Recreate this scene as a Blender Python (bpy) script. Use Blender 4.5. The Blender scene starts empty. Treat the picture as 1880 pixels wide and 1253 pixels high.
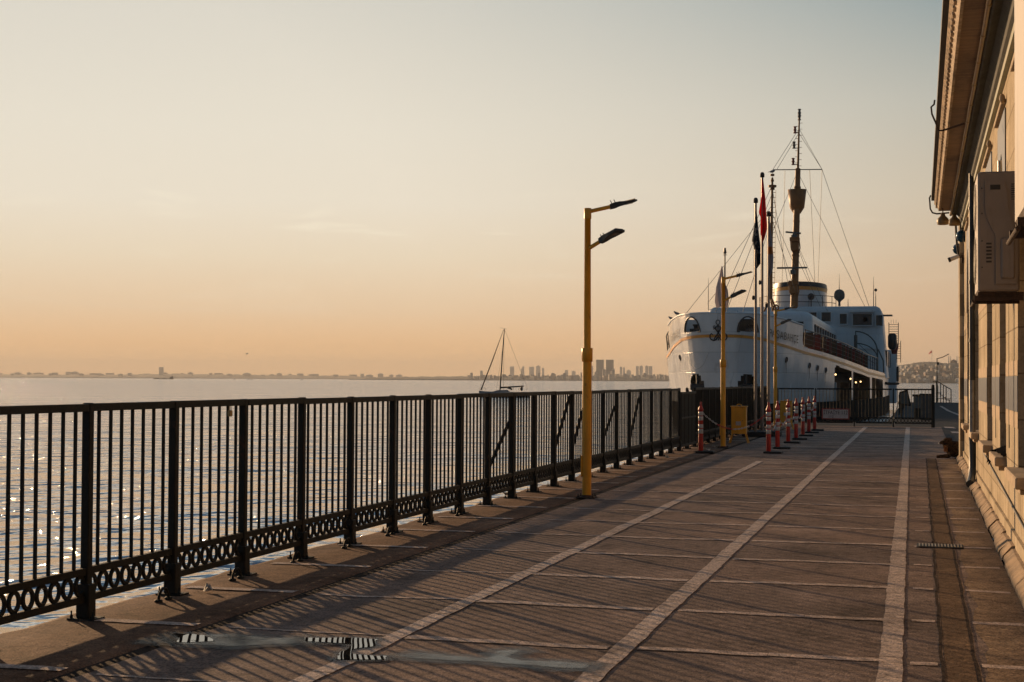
import bpy, math, random
from mathutils import Vector, Matrix
random.seed(7)
R = math.radians
sc = bpy.context.scene
COL = sc.collection
PI = math.pi

# ------------------------------------------------------------------ camera
F_PX, IW, IH = 2800.0, 1880.0, 1253.0
YAW, PITCH, ROLL, EYE = R(15.0), R(1.452), R(0.3), 1.6
cam_d = bpy.data.cameras.new('camera'); cam = bpy.data.objects.new('camera', cam_d); COL.objects.link(cam)
CR = Matrix.Rotation(YAW, 3, 'Z') @ Matrix.Rotation(PI/2+PITCH, 3, 'X') @ Matrix.Rotation(ROLL, 3, 'Z')
cam.matrix_world = Matrix.Translation((0, 0, EYE)) @ CR.to_4x4()
cam_d.sensor_width = 36.0; cam_d.lens = 36.0*F_PX/IW
cam_d.clip_start = 0.1; cam_d.clip_end = 60000
sc.camera = cam
sc.view_settings.view_transform = 'Standard'; sc.view_settings.look = 'None'
sc.view_settings.exposure = 0.0; sc.view_settings.gamma = 1.0
sc.cycles.use_denoising = True
sc.cycles.max_bounces = 7; sc.cycles.volume_bounces = 0
sc.cycles.diffuse_bounces = 3; sc.cycles.glossy_bounces = 4; sc.cycles.transmission_bounces = 3

def ray(x, y):
    return CR @ Vector(((x-IW/2)/F_PX, -(y-IH/2)/F_PX, -1.0))
def gp(x, y, z=0.0):                 # the point of the horizontal plane z seen at a photo pixel
    d = ray(x, y); t = (z-EYE)/d.z
    return Vector((d.x*t, d.y*t, z))
def at_dist(x, D, z=0.0):            # a far point in the direction of photo column x
    d = ray(x, 698); h = math.hypot(d.x, d.y)
    return Vector((d.x/h*D, d.y/h*D, z))

# ------------------------------------------------------------------ sun and sky
SUN_AZ, SUN_EL = R(45), R(9.3)
to_sun = Vector((-math.sin(SUN_AZ)*math.cos(SUN_EL), math.cos(SUN_AZ)*math.cos(SUN_EL), math.sin(SUN_EL)))
sd = bpy.data.lights.new('sun', 'SUN'); sun = bpy.data.objects.new('sun', sd); COL.objects.link(sun)
sd.energy = 5.0; sd.angle = R(0.53); sd.color = (1.0, 0.63, 0.33)
sun.rotation_euler = (-to_sun).to_track_quat('-Z', 'Y').to_euler(); sun.location = (0, 0, 60)

world = bpy.data.worlds.new("World"); sc.world = world; world.use_nodes = True
wn, wl = world.node_tree.nodes, world.node_tree.links
wn.clear()
def W(t, **k):
    n = wn.new(t)
    for a, b in k.items(): setattr(n, a, b)
    return n
def ramp(nodes, stops, interp='B_SPLINE'):
    n = nodes.new('ShaderNodeValToRGB'); cr = n.color_ramp; cr.interpolation = interp
    while len(cr.elements) < len(stops): cr.elements.new(0.5)
    for e, (p, c) in zip(cr.elements, stops):
        e.position = p; e.color = tuple(c)+(1,) if len(c) == 3 else c
    return n
def srgb(r, g, b):
    f = lambda c: (c/255/12.92) if c <= 10 else ((c/255+0.055)/1.055)**2.4
    return (f(r), f(g), f(b))
tc = W('ShaderNodeTexCoord'); sep = W('ShaderNodeSeparateXYZ'); wl.new(tc.outputs['Generated'], sep.inputs[0])
SK = 0.60   # elevation (sine) at which the graded band of the sky ends
mr = W('ShaderNodeMapRange'); mr.inputs[1].default_value = 0; mr.inputs[2].default_value = SK
wl.new(sep.outputs['Z'], mr.inputs[0])
near_stops = [(0.0, srgb(250, 196, 138)), (0.037, srgb(244, 196, 144)), (0.075, srgb(238, 206, 168)), (0.133, srgb(238, 220, 192)), (0.19, srgb(238, 227, 207)),
              (0.267, srgb(234, 226, 209)), (0.395, srgb(222, 217, 204)), (0.55, srgb(226, 224, 216)), (0.75, srgb(180, 190, 194)), (1.0, srgb(86, 110, 132))]
far_stops = [(0.0, srgb(216, 174, 134)), (0.053, srgb(213, 175, 138)), (0.117, srgb(210, 182, 150)), (0.20, srgb(201, 188, 166)),
             (0.293, srgb(184, 183, 172)), (0.40, srgb(144, 159, 161)), (0.53, srgb(110, 132, 144)), (1.0, srgb(104, 128, 146))]
rn = ramp(wn, near_stops, 'LINEAR'); rf = ramp(wn, far_stops, 'LINEAR')
wl.new(mr.outputs[0], rn.inputs[0]); wl.new(mr.outputs[0], rf.inputs[0])
dot = W('ShaderNodeVectorMath', operation='DOT_PRODUCT')
A0 = R(33)            # azimuth, left of +Y, at the left edge of the view
dot.inputs[1].default_value = (-math.sin(A0), math.cos(A0), 0)
wl.new(tc.outputs['Generated'], dot.inputs[0])
acs = W('ShaderNodeMapRange'); acs.inputs[1].default_value = 0.80; acs.inputs[2].default_value = 0.965
wl.new(dot.outputs['Value'], acs.inputs[0])
# thin cirrus streaks: slanting noise on the sky sphere, only a low band towards the sun
mp = W('ShaderNodeMapping'); mp.inputs['Scale'].default_value = (5, 5, 30); mp.inputs['Rotation'].default_value = (R(16), R(9), 0)
wl.new(tc.outputs['Generated'], mp.inputs[0])
nz = W('ShaderNodeTexNoise'); nz.inputs['Scale'].default_value = 1.6; nz.inputs['Detail'].default_value = 6; nz.inputs['Roughness'].default_value = 0.52; nz.inputs['Distortion'].default_value = 0.9
wl.new(mp.outputs[0], nz.inputs['Vector'])
cr1 = ramp(wn, [(0.0, (0, 0, 0)), (0.54, (0, 0, 0)), (0.74, (1, 1, 1)), (1, (1, 1, 1))], 'EASE'); wl.new(nz.outputs[0], cr1.inputs[0])
band = ramp(wn, [(0.0, (0, 0, 0)), (0.06, (0, 0, 0)), (0.12, (1, 1, 1)), (0.18, (0.9, 0.9, 0.9)), (0.25, (0, 0, 0)), (1, (0, 0, 0))], 'EASE'); wl.new(mr.outputs[0], band.inputs[0])
m1 = W('ShaderNodeMath', operation='MULTIPLY'); wl.new(cr1.outputs[0], m1.inputs[0]); wl.new(band.outputs[0], m1.inputs[1])
m2 = W('ShaderNodeMath', operation='MULTIPLY'); wl.new(m1.outputs[0], m2.inputs[0]); wl.new(acs.outputs[0], m2.inputs[1])
m3 = W('ShaderNodeMath', operation='MULTIPLY'); wl.new(m2.outputs[0], m3.inputs[0]); m3.inputs[1].default_value = 0.5
mixA = W('ShaderNodeMixRGB'); wl.new(acs.outputs[0], mixA.inputs[0]); wl.new(rf.outputs[0], mixA.inputs[1]); wl.new(rn.outputs[0], mixA.inputs[2])
dot2 = W('ShaderNodeVectorMath', operation='DOT_PRODUCT'); dot2.inputs[1].default_value = (-math.sin(R(24)), math.cos(R(24)), 0); wl.new(tc.outputs['Generated'], dot2.inputs[0])
bk = W('ShaderNodeMapRange'); bk.interpolation_type = 'SMOOTHSTEP'; bk.inputs[1].default_value = 0.80; bk.inputs[2].default_value = 0.0; wl.new(dot2.outputs['Value'], bk.inputs[0])
rbk = ramp(wn, [(0.0, (0.085, 0.105, 0.13)), (0.2, (0.08, 0.125, 0.165)), (1.0, (0.075, 0.145, 0.21))], 'LINEAR'); wl.new(mr.outputs[0], rbk.inputs[0])
mixB = W('ShaderNodeMixRGB'); wl.new(bk.outputs[0], mixB.inputs[0]); wl.new(mixA.outputs[0], mixB.inputs[1]); wl.new(rbk.outputs[0], mixB.inputs[2]); mixA = mixB
mixC = W('ShaderNodeMixRGB'); wl.new(m3.outputs[0], mixC.inputs[0]); wl.new(mixA.outputs[0], mixC.inputs[1]); mixC.inputs[2].default_value = srgb(252, 242, 218)+(1,)
sky = W('ShaderNodeTexSky'); sky.sky_type = 'NISHITA'; sky.sun_disc = False
sky.sun_elevation = SUN_EL; sky.sun_rotation = -SUN_AZ; sky.air_density = 1.4; sky.dust_density = 2.0; sky.ozone_density = 3.0
bgN = W('ShaderNodeBackground'); bgN.inputs[1].default_value = 0.10; wl.new(sky.outputs[0], bgN.inputs[0])
bgR = W('ShaderNodeBackground'); bgR.inputs[1].default_value = 1.0; wl.new(mixC.outputs[0], bgR.inputs[0])
up = W('ShaderNodeMapRange'); up.inputs[1].default_value = 0.45; up.inputs[2].default_value = 0.95; up.interpolation_type = 'SMOOTHSTEP'
wl.new(sep.outputs['Z'], up.inputs[0])
ms = W('ShaderNodeMixShader'); wl.new(up.outputs[0], ms.inputs[0]); wl.new(bgR.outputs[0], ms.inputs[1]); wl.new(bgN.outputs[0], ms.inputs[2])
wo = W('ShaderNodeOutputWorld'); wl.new(ms.outputs[0], wo.inputs[0])

# ------------------------------------------------------------------ mesh helpers
class MB:
    """collects shapes given in world coordinates; build() links them as one mesh object"""
    def __init__(s): s.v = []; s.f = []; s.sm = []
    def add(s, vs, fs, smooth=False):
        o = len(s.v); s.v += [tuple(v) for v in vs]
        s.f += [tuple(i+o for i in f) for f in fs]; s.sm += [smooth]*len(fs); return s
    def box(s, x0, x1, y0, y1, z0, z1, rot=None, piv=None):
        vs = [Vector((x, y, z)) for z in (z0, z1) for y in (y0, y1) for x in (x0, x1)]
        if rot is not None:
            c = Vector(piv) if piv is not None else Vector(((x0+x1)/2, (y0+y1)/2, (z0+z1)/2))
            vs = [rot @ (v-c)+c for v in vs]
        return s.add(vs, [(0, 2, 3, 1), (4, 5, 7, 6), (0, 1, 5, 4), (2, 6, 7, 3), (0, 4, 6, 2), (1, 3, 7, 5)])
    def bbox(s, x0, x1, y0, y1, z0, z1, b=0.01, axis='Z'):
        """box with chamfered edges along one axis and at both ends"""
        vs = []; fs = []
        def ring(u0, u1, w0, w1, c):
            return [(u0+c, w0), (u1-c, w0), (u1, w0+c), (u1, w1-c), (u1-c, w1), (u0+c, w1), (u0, w1-c), (u0, w0+c)]
        if axis == 'Z': A, Bx, C = (x0, x1), (y0, y1), (z0, z1); P = lambda a, b_, c: (a, b_, c)
        elif axis == 'Y': A, Bx, C = (z0, z1), (x0, x1), (y0, y1); P = lambda a, b_, c: (b_, c, a)
        else: A, Bx, C = (y0, y1), (z0, z1), (x0, x1); P = lambda a, b_, c: (c, a, b_)
        rows = [(C[0], b), (C[0]+b, 0), (C[1]-b, 0), (C[1], b)]
        for c, ins in rows:
            for a, w in ring(A[0]+ins, A[1]-ins, Bx[0]+ins, Bx[1]-ins, b): vs.append(P(a, w, c))
        for k in range(3):
            for i in range(8):
                j = (i+1) % 8; fs.append((k*8+i, k*8+j, (k+1)*8+j, (k+1)*8+i))
        fs.append(tuple(reversed(range(8)))); fs.append(tuple(range(24, 32)))
        return s.add(vs, fs)
    def tube(s, pts, r, n=8, cap=True, smooth=True):
        pts = [Vector(p) for p in pts]; rr = r if isinstance(r, (list, tuple)) else [r]*len(pts)
        vs = []; fs = []; prev = None
        for i, p in enumerate(pts):
            d = (pts[min(i+1, len(pts)-1)]-pts[max(i-1, 0)])
            d = d.normalized() if d.length > 1e-9 else Vector((0, 0, 1))
            if prev is None:
                a = Vector((0, 0, 1)) if abs(d.z) < 0.9 else Vector((1, 0, 0))
                u = d.cross(a).normalized()
            else:
                u = (prev-d*prev.dot(d)); u = u.normalized() if u.length > 1e-6 else d.orthogonal().normalized()
            prev = u; w = d.cross(u)
            for k in range(n):
                t = 2*PI*k/n; vs.append(p+(u*math.cos(t)+w*math.sin(t))*rr[i])
        for i in range(len(pts)-1):
            for k in range(n):
                j = (k+1) % n; fs.append((i*n+k, i*n+j, (i+1)*n+j, (i+1)*n+k))
        s.add(vs, fs, smooth)
        if cap: s.add([vs[k] for k in range(n)], [tuple(reversed(range(n)))]); s.add([vs[-n+k] for k in range(n)], [tuple(range(n))])
        return s
    def lathe(s, prof, c, n=24, smooth=True, axis=None, sx=1, sy=1):
        """profile (r, z) round a vertical axis at c"""
        c = Vector(c); vs = []; fs = []
        M = axis if axis is not None else Matrix.Identity(3)
        for r, z in prof:
            for k in range(n):
                t = 2*PI*k/n; vs.append(c+M @ Vector((r*math.cos(t)*sx, r*math.sin(t)*sy, z)))
        for i in range(len(prof)-1):
            for k in range(n):
                j = (k+1) % n; fs.append((i*n+k, i*n+j, (i+1)*n+j, (i+1)*n+k))
        s.add(vs, fs, smooth)
        s.add(vs[:n], [tuple(reversed(range(n)))]); s.add(vs[-n:], [tuple(range(n))])
        return s
    def ball(s, c, r, n=12, m=8, rot=None):
        c = Vector(c); r = Vector(r) if not isinstance(r, (int, float)) else Vector((r, r, r))
        vs = []; fs = []
        M = rot if rot is not None else Matrix.Identity(3)
        for i in range(m+1):
            a = -PI/2+PI*i/m
            for k in range(n):
                t = 2*PI*k/n
                vs.append(c+M @ Vector((r.x*math.cos(a)*math.cos(t), r.y*math.cos(a)*math.sin(t), r.z*math.sin(a))))
        for i in range(m):
            for k in range(n):
                j = (k+1) % n; fs.append((i*n+k, i*n+j, (i+1)*n+j, (i+1)*n+k))
        return s.add(vs, fs, True)
    def prism(s, poly, P, depth):
        """polygon (a,b) placed with P(a,b,t), t in 0..depth"""
        n = len(poly); vs = [P(a, b, 0) for a, b in poly]+[P(a, b, depth) for a, b in poly]
        fs = [tuple(range(n)), tuple(reversed(range(n, 2*n)))]+[(i, (i+1) % n+n*0, (i+1) % n+n, i+n) for i in range(n)]
        return s.add(vs, fs)
    def build(s, name, mat, parent=None, origin=None):
        me = bpy.data.meshes.new(name)
        o = Vector((0, 0, 0)); p = parent
        while p is not None: o += p.location; p = p.parent
        loc = Vector((0, 0, 0))
        if parent is None and origin is not None: o = Vector(origin); loc = Vector(origin)
        me.from_pydata([(v[0]-o.x, v[1]-o.y, v[2]-o.z) for v in s.v], [], s.f)
        me.polygons.foreach_set('use_smooth', s.sm)
        if mat: me.materials.append(mat)
        ob = bpy.data.objects.new(name, me); COL.objects.link(ob); ob.location = loc
        if parent: ob.parent = parent
        me.update(); return ob
def fixn(ob):
    import bmesh
    bm = bmesh.new(); bm.from_mesh(ob.data); bmesh.ops.remove_doubles(bm, verts=bm.verts, dist=1e-5)
    bmesh.ops.recalc_face_normals(bm, faces=bm.faces); bm.to_mesh(ob.data); bm.free(); return ob
def tag(o, label=None, cat=None, group=None, kind=None):
    if label: o['label'] = label
    if cat: o['category'] = cat
    if group: o['group'] = group
    if kind: o['kind'] = kind
    return o
def empty(name, loc, label=None, cat=None, group=None):
    o = bpy.data.objects.new(name, None); COL.objects.link(o); o.location = loc; o.empty_display_size = 0.2
    return tag(o, label, cat, group)
def copy_tree(o, parent=None):
    c = o.copy(); COL.objects.link(c)
    if parent: c.parent = parent
    for ch in [x for x in COL.objects if x.parent == o]: copy_tree(ch, c)
    return c
def lerp(t, a, b): return a+(b-a)*t
def interp(x, xs, ys):
    if x <= xs[0]: return ys[0]
    for i in range(len(xs)-1):
        if x <= xs[i+1]:
            t = (x-xs[i])/(xs[i+1]-xs[i]); return ys[i]+(ys[i+1]-ys[i])*t
    return ys[-1]

# ------------------------------------------------------------------ materials
def mat(name, col, rough=0.6, metal=0.0, var=0.0, vscale=6.0, bump=0.0, bscale=60.0, col2=None, stretch=(1, 1, 1), spec=0.5, coord='Object', detail=6, emit=None, coat=0.0):
    m = bpy.data.materials.new(name); m.use_nodes = True
    n, l = m.node_tree.nodes, m.node_tree.links; b = n['Principled BSDF']
    b.inputs['Roughness'].default_value = rough; b.inputs['Metallic'].default_value = metal
    b.inputs['Specular IOR Level'].default_value = spec
    if coat: b.inputs['Coat Weight'].default_value = coat; b.inputs['Coat Roughness'].default_value = 0.15
    b.inputs['Base Color'].default_value = tuple(col)+(1,)
    if var or bump or col2:
        t = n.new('ShaderNodeTexCoord'); mp = n.new('ShaderNodeMapping'); mp.inputs['Scale'].default_value = stretch
        l.new(t.outputs[coord], mp.inputs[0])
    if var or col2:
        z = n.new('ShaderNodeTexNoise'); z.inputs['Scale'].default_value = vscale; z.inputs['Detail'].default_value = detail; z.inputs['Roughness'].default_value = 0.62
        l.new(mp.outputs[0], z.inputs['Vector'])
        c2 = col2 if col2 else tuple(c*(1-var) for c in col); c1 = tuple(min(1, c*(1+var)) for c in col)
        r = ramp(n, [(0.32, c2), (0.66, c1)], 'EASE'); l.new(z.outputs[0], r.inputs[0]); l.new(r.outputs[0], b.inputs['Base Color'])
        rr = n.new('ShaderNodeMapRange'); rr.inputs[3].default_value = max(0.02, rough-0.12); rr.inputs[4].default_value = min(1, rough+0.12)
        l.new(z.outputs[0], rr.inputs[0]); l.new(rr.outputs[0], b.inputs['Roughness'])
    if bump:
        z2 = n.new('ShaderNodeTexNoise'); z2.inputs['Scale'].default_value = bscale; z2.inputs['Detail'].default_value = 4
        l.new(mp.outputs[0], z2.inputs['Vector'])
        bp = n.new('ShaderNodeBump'); bp.inputs['Strength'].default_value = bump; bp.inputs['Distance'].default_value = 0.02
        l.new(z2.outputs[0], bp.inputs['Height']); l.new(bp.outputs[0], b.inputs['Normal'])
    if emit: b.inputs['Emission Color'].default_value = tuple(emit[0])+(1,); b.inputs['Emission Strength'].default_value = emit[1]
    return m
M = {}
M['iron'] = mat('dark_green_iron', (0.007, 0.009, 0.007), 0.62, 0.0, 0.35, 14, 0.25, 90, col2=(0.012, 0.009, 0.006), spec=0.3)
M['sun_tinted_iron'] = mat('dark_iron_sun_tint', (0.30, 0.19, 0.095), 0.5, 0.0, 0.4, 9, 0.2, 80)  # sun glancing off the gate bars is put into this warm colour
M['yellow'] = mat('yellow_paint', (0.74, 0.33, 0.02), 0.42, 0.0, 0.14, 5, 0.08, 40, stretch=(1, 1, .4))
M['lamp_grey'] = mat('lamp_dark_grey', (0.035, 0.038, 0.04), 0.45, 0.3, 0.2, 20)
M['lens'] = mat('lamp_lens', (0.14, 0.13, 0.12), 0.2, 0, 0.05, 20)
M['steel'] = mat('steel_pole', (0.24, 0.20, 0.17), 0.36, 0.6, 0.1, 6)
M['black'] = mat('black_rubber', (0.013, 0.014, 0.015), 0.7, 0, 0.3, 20, 0.3, 60)
M['red'] = mat('red_plastic', (0.46, 0.028, 0.02), 0.45, 0, 0.15, 12)
M['reflector'] = mat('white_reflective_band', (0.5, 0.48, 0.46), 0.35, 0, 0.18, 22)
M['white_plastic'] = mat('white_plastic', (0.55, 0.53, 0.5), 0.5, 0, 0.12, 20)
M['ship_white'] = mat('ship_white_paint', (0.60, 0.61, 0.61), 0.24, 0, 0.10, 0.7, 0.06, 2.2, stretch=(1, 1, .22), coat=0.4)
M['ship_super'] = mat('ship_white_upperworks', (0.54, 0.59, 0.62), 0.42, 0, 0.08, 0.6, 0.04, 4, stretch=(1, 1, .3))
M['ship_gold'] = mat('ship_gold_stripe', (0.62, 0.27, 0.05), 0.35, 0, 0.12, 2)
M['ship_ochre'] = mat('ship_ochre_paint', (0.22, 0.08, 0.012), 0.55, 0, 0.15, 2, 0.05, 8)
M['ship_glass'] = mat('ship_dark_glass', (0.015, 0.022, 0.026), 0.08, 0, 0.1, 3)
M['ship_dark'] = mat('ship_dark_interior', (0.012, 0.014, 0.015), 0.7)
M['ship_black'] = mat('ship_black_paint', (0.01, 0.011, 0.013), 0.4, 0, 0.2, 4)
M['ship_boot'] = mat('ship_waterline_paint', (0.008, 0.010, 0.011), 0.95, 0, 0.3, 3, spec=.05)
M['ship_deck'] = mat('ship_deck_boards', (0.12, 0.08, 0.05), 0.7, 0, 0.25, 4)
M['ship_rail'] = mat('ship_rail_dark', (0.03, 0.03, 0.032), 0.4)
M['seat_red'] = mat('deck_seat_red', (0.16, 0.018, 0.015), 0.5, 0, 0.2, 8)
M['seat_brown'] = mat('deck_seat_brown', (0.08, 0.04, 0.02), 0.6, 0, 0.2, 8)
M['lamp_and_glint'] = mat('bulb_and_glint', (1, 0.7, 0.35), 0.4, emit=((1, 0.62, 0.25), 3.5))
M['wire'] = mat('wire_rope', (0.05, 0.045, 0.04), 0.5)
M['plaster'] = mat('ochre_stone', (0.50, 0.34, 0.19), 0.8, 0, 0.12, 2.6, 0.25, 26, col2=(0.36, 0.24, 0.13), stretch=(1, .5, 1))
M['stone'] = mat('limestone_sill', (0.42, 0.31, 0.2), 0.8, 0, 0.2, 6, 0.4, 40)
M['kerb'] = mat('kerb_stone', (0.30, 0.21, 0.13), 0.85, 0, 0.35, 5, 0.6, 36)
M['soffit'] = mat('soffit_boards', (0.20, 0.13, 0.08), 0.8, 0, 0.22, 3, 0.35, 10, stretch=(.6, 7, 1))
M['fascia'] = mat('painted_fascia', (0.40, 0.30, 0.2), 0.75, 0, 0.35, 9, 0.5, 30)
M['roof'] = mat('dark_roof_edge', (0.02, 0.019, 0.02), 0.7, 0, 0.3, 8)
M['gutter'] = mat('brass_pipe', (0.32, 0.22, 0.10), 0.38, 0.5, 0.2, 8)
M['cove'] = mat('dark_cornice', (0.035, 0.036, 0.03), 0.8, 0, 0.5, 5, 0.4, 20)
M['pipe_dark'] = mat('downpipe_dark', (0.04, 0.045, 0.048), 0.5, 0, 0.25, 6)
M['pipe_zinc'] = mat('downpipe_zinc', (0.30, 0.30, 0.29), 0.4, 0.6, 0.2, 6)
M['wood'] = mat('window_wood', (0.10, 0.055, 0.03), 0.7, 0, 0.3, 6)
M['dark_glass'] = mat('window_glass', (0.01, 0.012, 0.013), 0.12)
M['ac'] = mat('ac_beige_paint', (0.26, 0.22, 0.19), 0.5, 0, 0.07, 4)
M['ac_dark'] = mat('ac_dark_grille', (0.03, 0.028, 0.026), 0.6)
M['rust'] = mat('rusty_bracket', (0.05, 0.028, 0.018), 0.8, 0, 0.4, 14, 0.4, 60)
M['horn'] = mat('ochre_lamp_enamel', (0.26, 0.17, 0.07), 0.5, 0, 0.15, 10)
M['blue_dome'] = mat('blue_glass_globe', (0.005, 0.045, 0.09), 0.15, 0, 0.1, 6)
M['cable'] = mat('black_cable', (0.012, 0.012, 0.012), 0.6)
M['black_cloth'] = mat('black_cloth', (0.010, 0.010, 0.011), 1.0, spec=0.0)
M['tarp'] = mat('brown_board', (0.14, 0.08, 0.05), 0.6, 0, 0.2, 5)
M['fur'] = mat('brown_dog_fur', (0.075, 0.042, 0.024), 0.95, 0, 0.5, 24, 0.8, 120, col2=(0.022, 0.014, 0.010), spec=.1)
M['fur_light'] = mat('tan_dog_fur', (0.34, 0.15, 0.05), 0.9, 0, 0.4, 24, 0.8, 120)
M['nose'] = mat('dog_nose', (0.006, 0.006, 0.006), 0.35)
M['gull'] = mat('grey_gull_feathers', (0.13, 0.14, 0.16), 0.7, 0, 0.3, 40)
M['sand'] = mat('litter_pale', (0.5, 0.46, 0.4), 0.7, 0, 0.3, 30)

def add_spots(m, col, scale, lo, hi, stretch=(1, 1, 1), fac=.9):
    n, l = m.node_tree.nodes, m.node_tree.links; b = n['Principled BSDF']; inp = b.inputs['Base Color']
    t = n.new('ShaderNodeTexCoord'); mp = n.new('ShaderNodeMapping'); mp.inputs['Scale'].default_value = stretch; l.new(t.outputs['Object'], mp.inputs[0])
    z = n.new('ShaderNodeTexNoise'); z.inputs['Scale'].default_value = scale; z.inputs['Detail'].default_value = 7; z.inputs['Roughness'].default_value = .68; l.new(mp.outputs[0], z.inputs['Vector'])
    r = ramp(n, [(0, (0, 0, 0)), (lo, (0, 0, 0)), (hi, (fac, fac, fac)), (1, (fac, fac, fac))], 'LINEAR'); l.new(z.outputs[0], r.inputs[0])
    mx = n.new('ShaderNodeMixRGB'); l.new(r.outputs[0], mx.inputs[0]); mx.inputs[2].default_value = tuple(col)+(1,)
    if inp.links: l.new(inp.links[0].from_socket, mx.inputs[1])
    else: mx.inputs[1].default_value = inp.default_value
    l.new(mx.outputs[0], inp)
add_spots(M['iron'], (0.045, 0.018, 0.008), 6, .60, .68)
add_spots(M['yellow'], (0.16, 0.07, 0.02), 7, .60, .67, (1, 1, .5), .7); add_spots(M['yellow'], (0.35, 0.30, 0.24), 16, .68, .71, (1, 1, 1), .6)
add_spots(M['ship_white'], (0.22, 0.13, 0.07), 1.1, .60, .74, (1, 1, .12), .55)
add_spots(M['ship_super'], (0.28, 0.20, 0.14), 1.4, .62, .76, (1, 1, .15), .45)
add_spots(M['ac'], (0.10, 0.075, 0.055), 5, .52, .72, (1, 1, .3), .6)
add_spots(M['red'], (0.20, 0.03, 0.02), 14, .56, .66, (1, 1, 1), .6); add_spots(M['reflector'], (0.16, 0.13, 0.11), 12, .55, .68, (1, 1, 1), .6)
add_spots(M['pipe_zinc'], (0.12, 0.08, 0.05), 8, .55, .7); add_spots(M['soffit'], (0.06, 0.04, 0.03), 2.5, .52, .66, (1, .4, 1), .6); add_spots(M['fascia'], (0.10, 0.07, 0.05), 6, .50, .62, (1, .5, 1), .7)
def add_plates(m, w, h, dark):
    n, l = m.node_tree.nodes, m.node_tree.links; b = n['Principled BSDF']; inp = b.inputs['Base Color']
    t = n.new('ShaderNodeTexCoord'); sp = n.new('ShaderNodeSeparateXYZ'); l.new(t.outputs['Object'], sp.inputs[0])
    a = n.new('ShaderNodeMath'); l.new(sp.outputs['X'], a.inputs[0]); l.new(sp.outputs['Y'], a.inputs[1]); cb = n.new('ShaderNodeCombineXYZ'); l.new(a.outputs[0], cb.inputs[0]); l.new(sp.outputs['Z'], cb.inputs[1])
    br = n.new('ShaderNodeTexBrick'); br.inputs['Scale'].default_value = 1; br.inputs['Brick Width'].default_value = w; br.inputs['Row Height'].default_value = h; br.inputs['Mortar Size'].default_value = .02; br.inputs['Mortar Smooth'].default_value = .6
    br.inputs['Color1'].default_value = (.90, .90, .91, 1); br.inputs['Color2'].default_value = (1.04, 1.03, 1.02, 1); br.inputs['Mortar'].default_value = (dark, dark, dark, 1); l.new(cb.outputs[0], br.inputs['Vector'])
    mx = n.new('ShaderNodeMixRGB'); mx.blend_type = 'MULTIPLY'; mx.inputs[0].default_value = 1; l.new(inp.links[0].from_socket, mx.inputs[1]); l.new(br.outputs['Color'], mx.inputs[2]); l.new(mx.outputs[0], inp)
    z = n.new('ShaderNodeTexNoise'); z.inputs['Scale'].default_value = .55; l.new(t.outputs['Object'], z.inputs['Vector']); bp = n.new('ShaderNodeBump'); bp.inputs['Strength'].default_value = .5; bp.inputs['Distance'].default_value = .12; l.new(z.outputs[0], bp.inputs['Height'])
    bp2 = n.new('ShaderNodeBump'); bp2.invert = True; bp2.inputs['Strength'].default_value = .6; bp2.inputs['Distance'].default_value = .015; l.new(br.outputs['Fac'], bp2.inputs['Height']); l.new(bp.outputs[0], bp2.inputs['Normal']); l.new(bp2.outputs[0], b.inputs['Normal'])
add_plates(M['ship_white'], 3.4, 1.05, .72); add_plates(M['ship_super'], 2.6, 2.2, .78)
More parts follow.
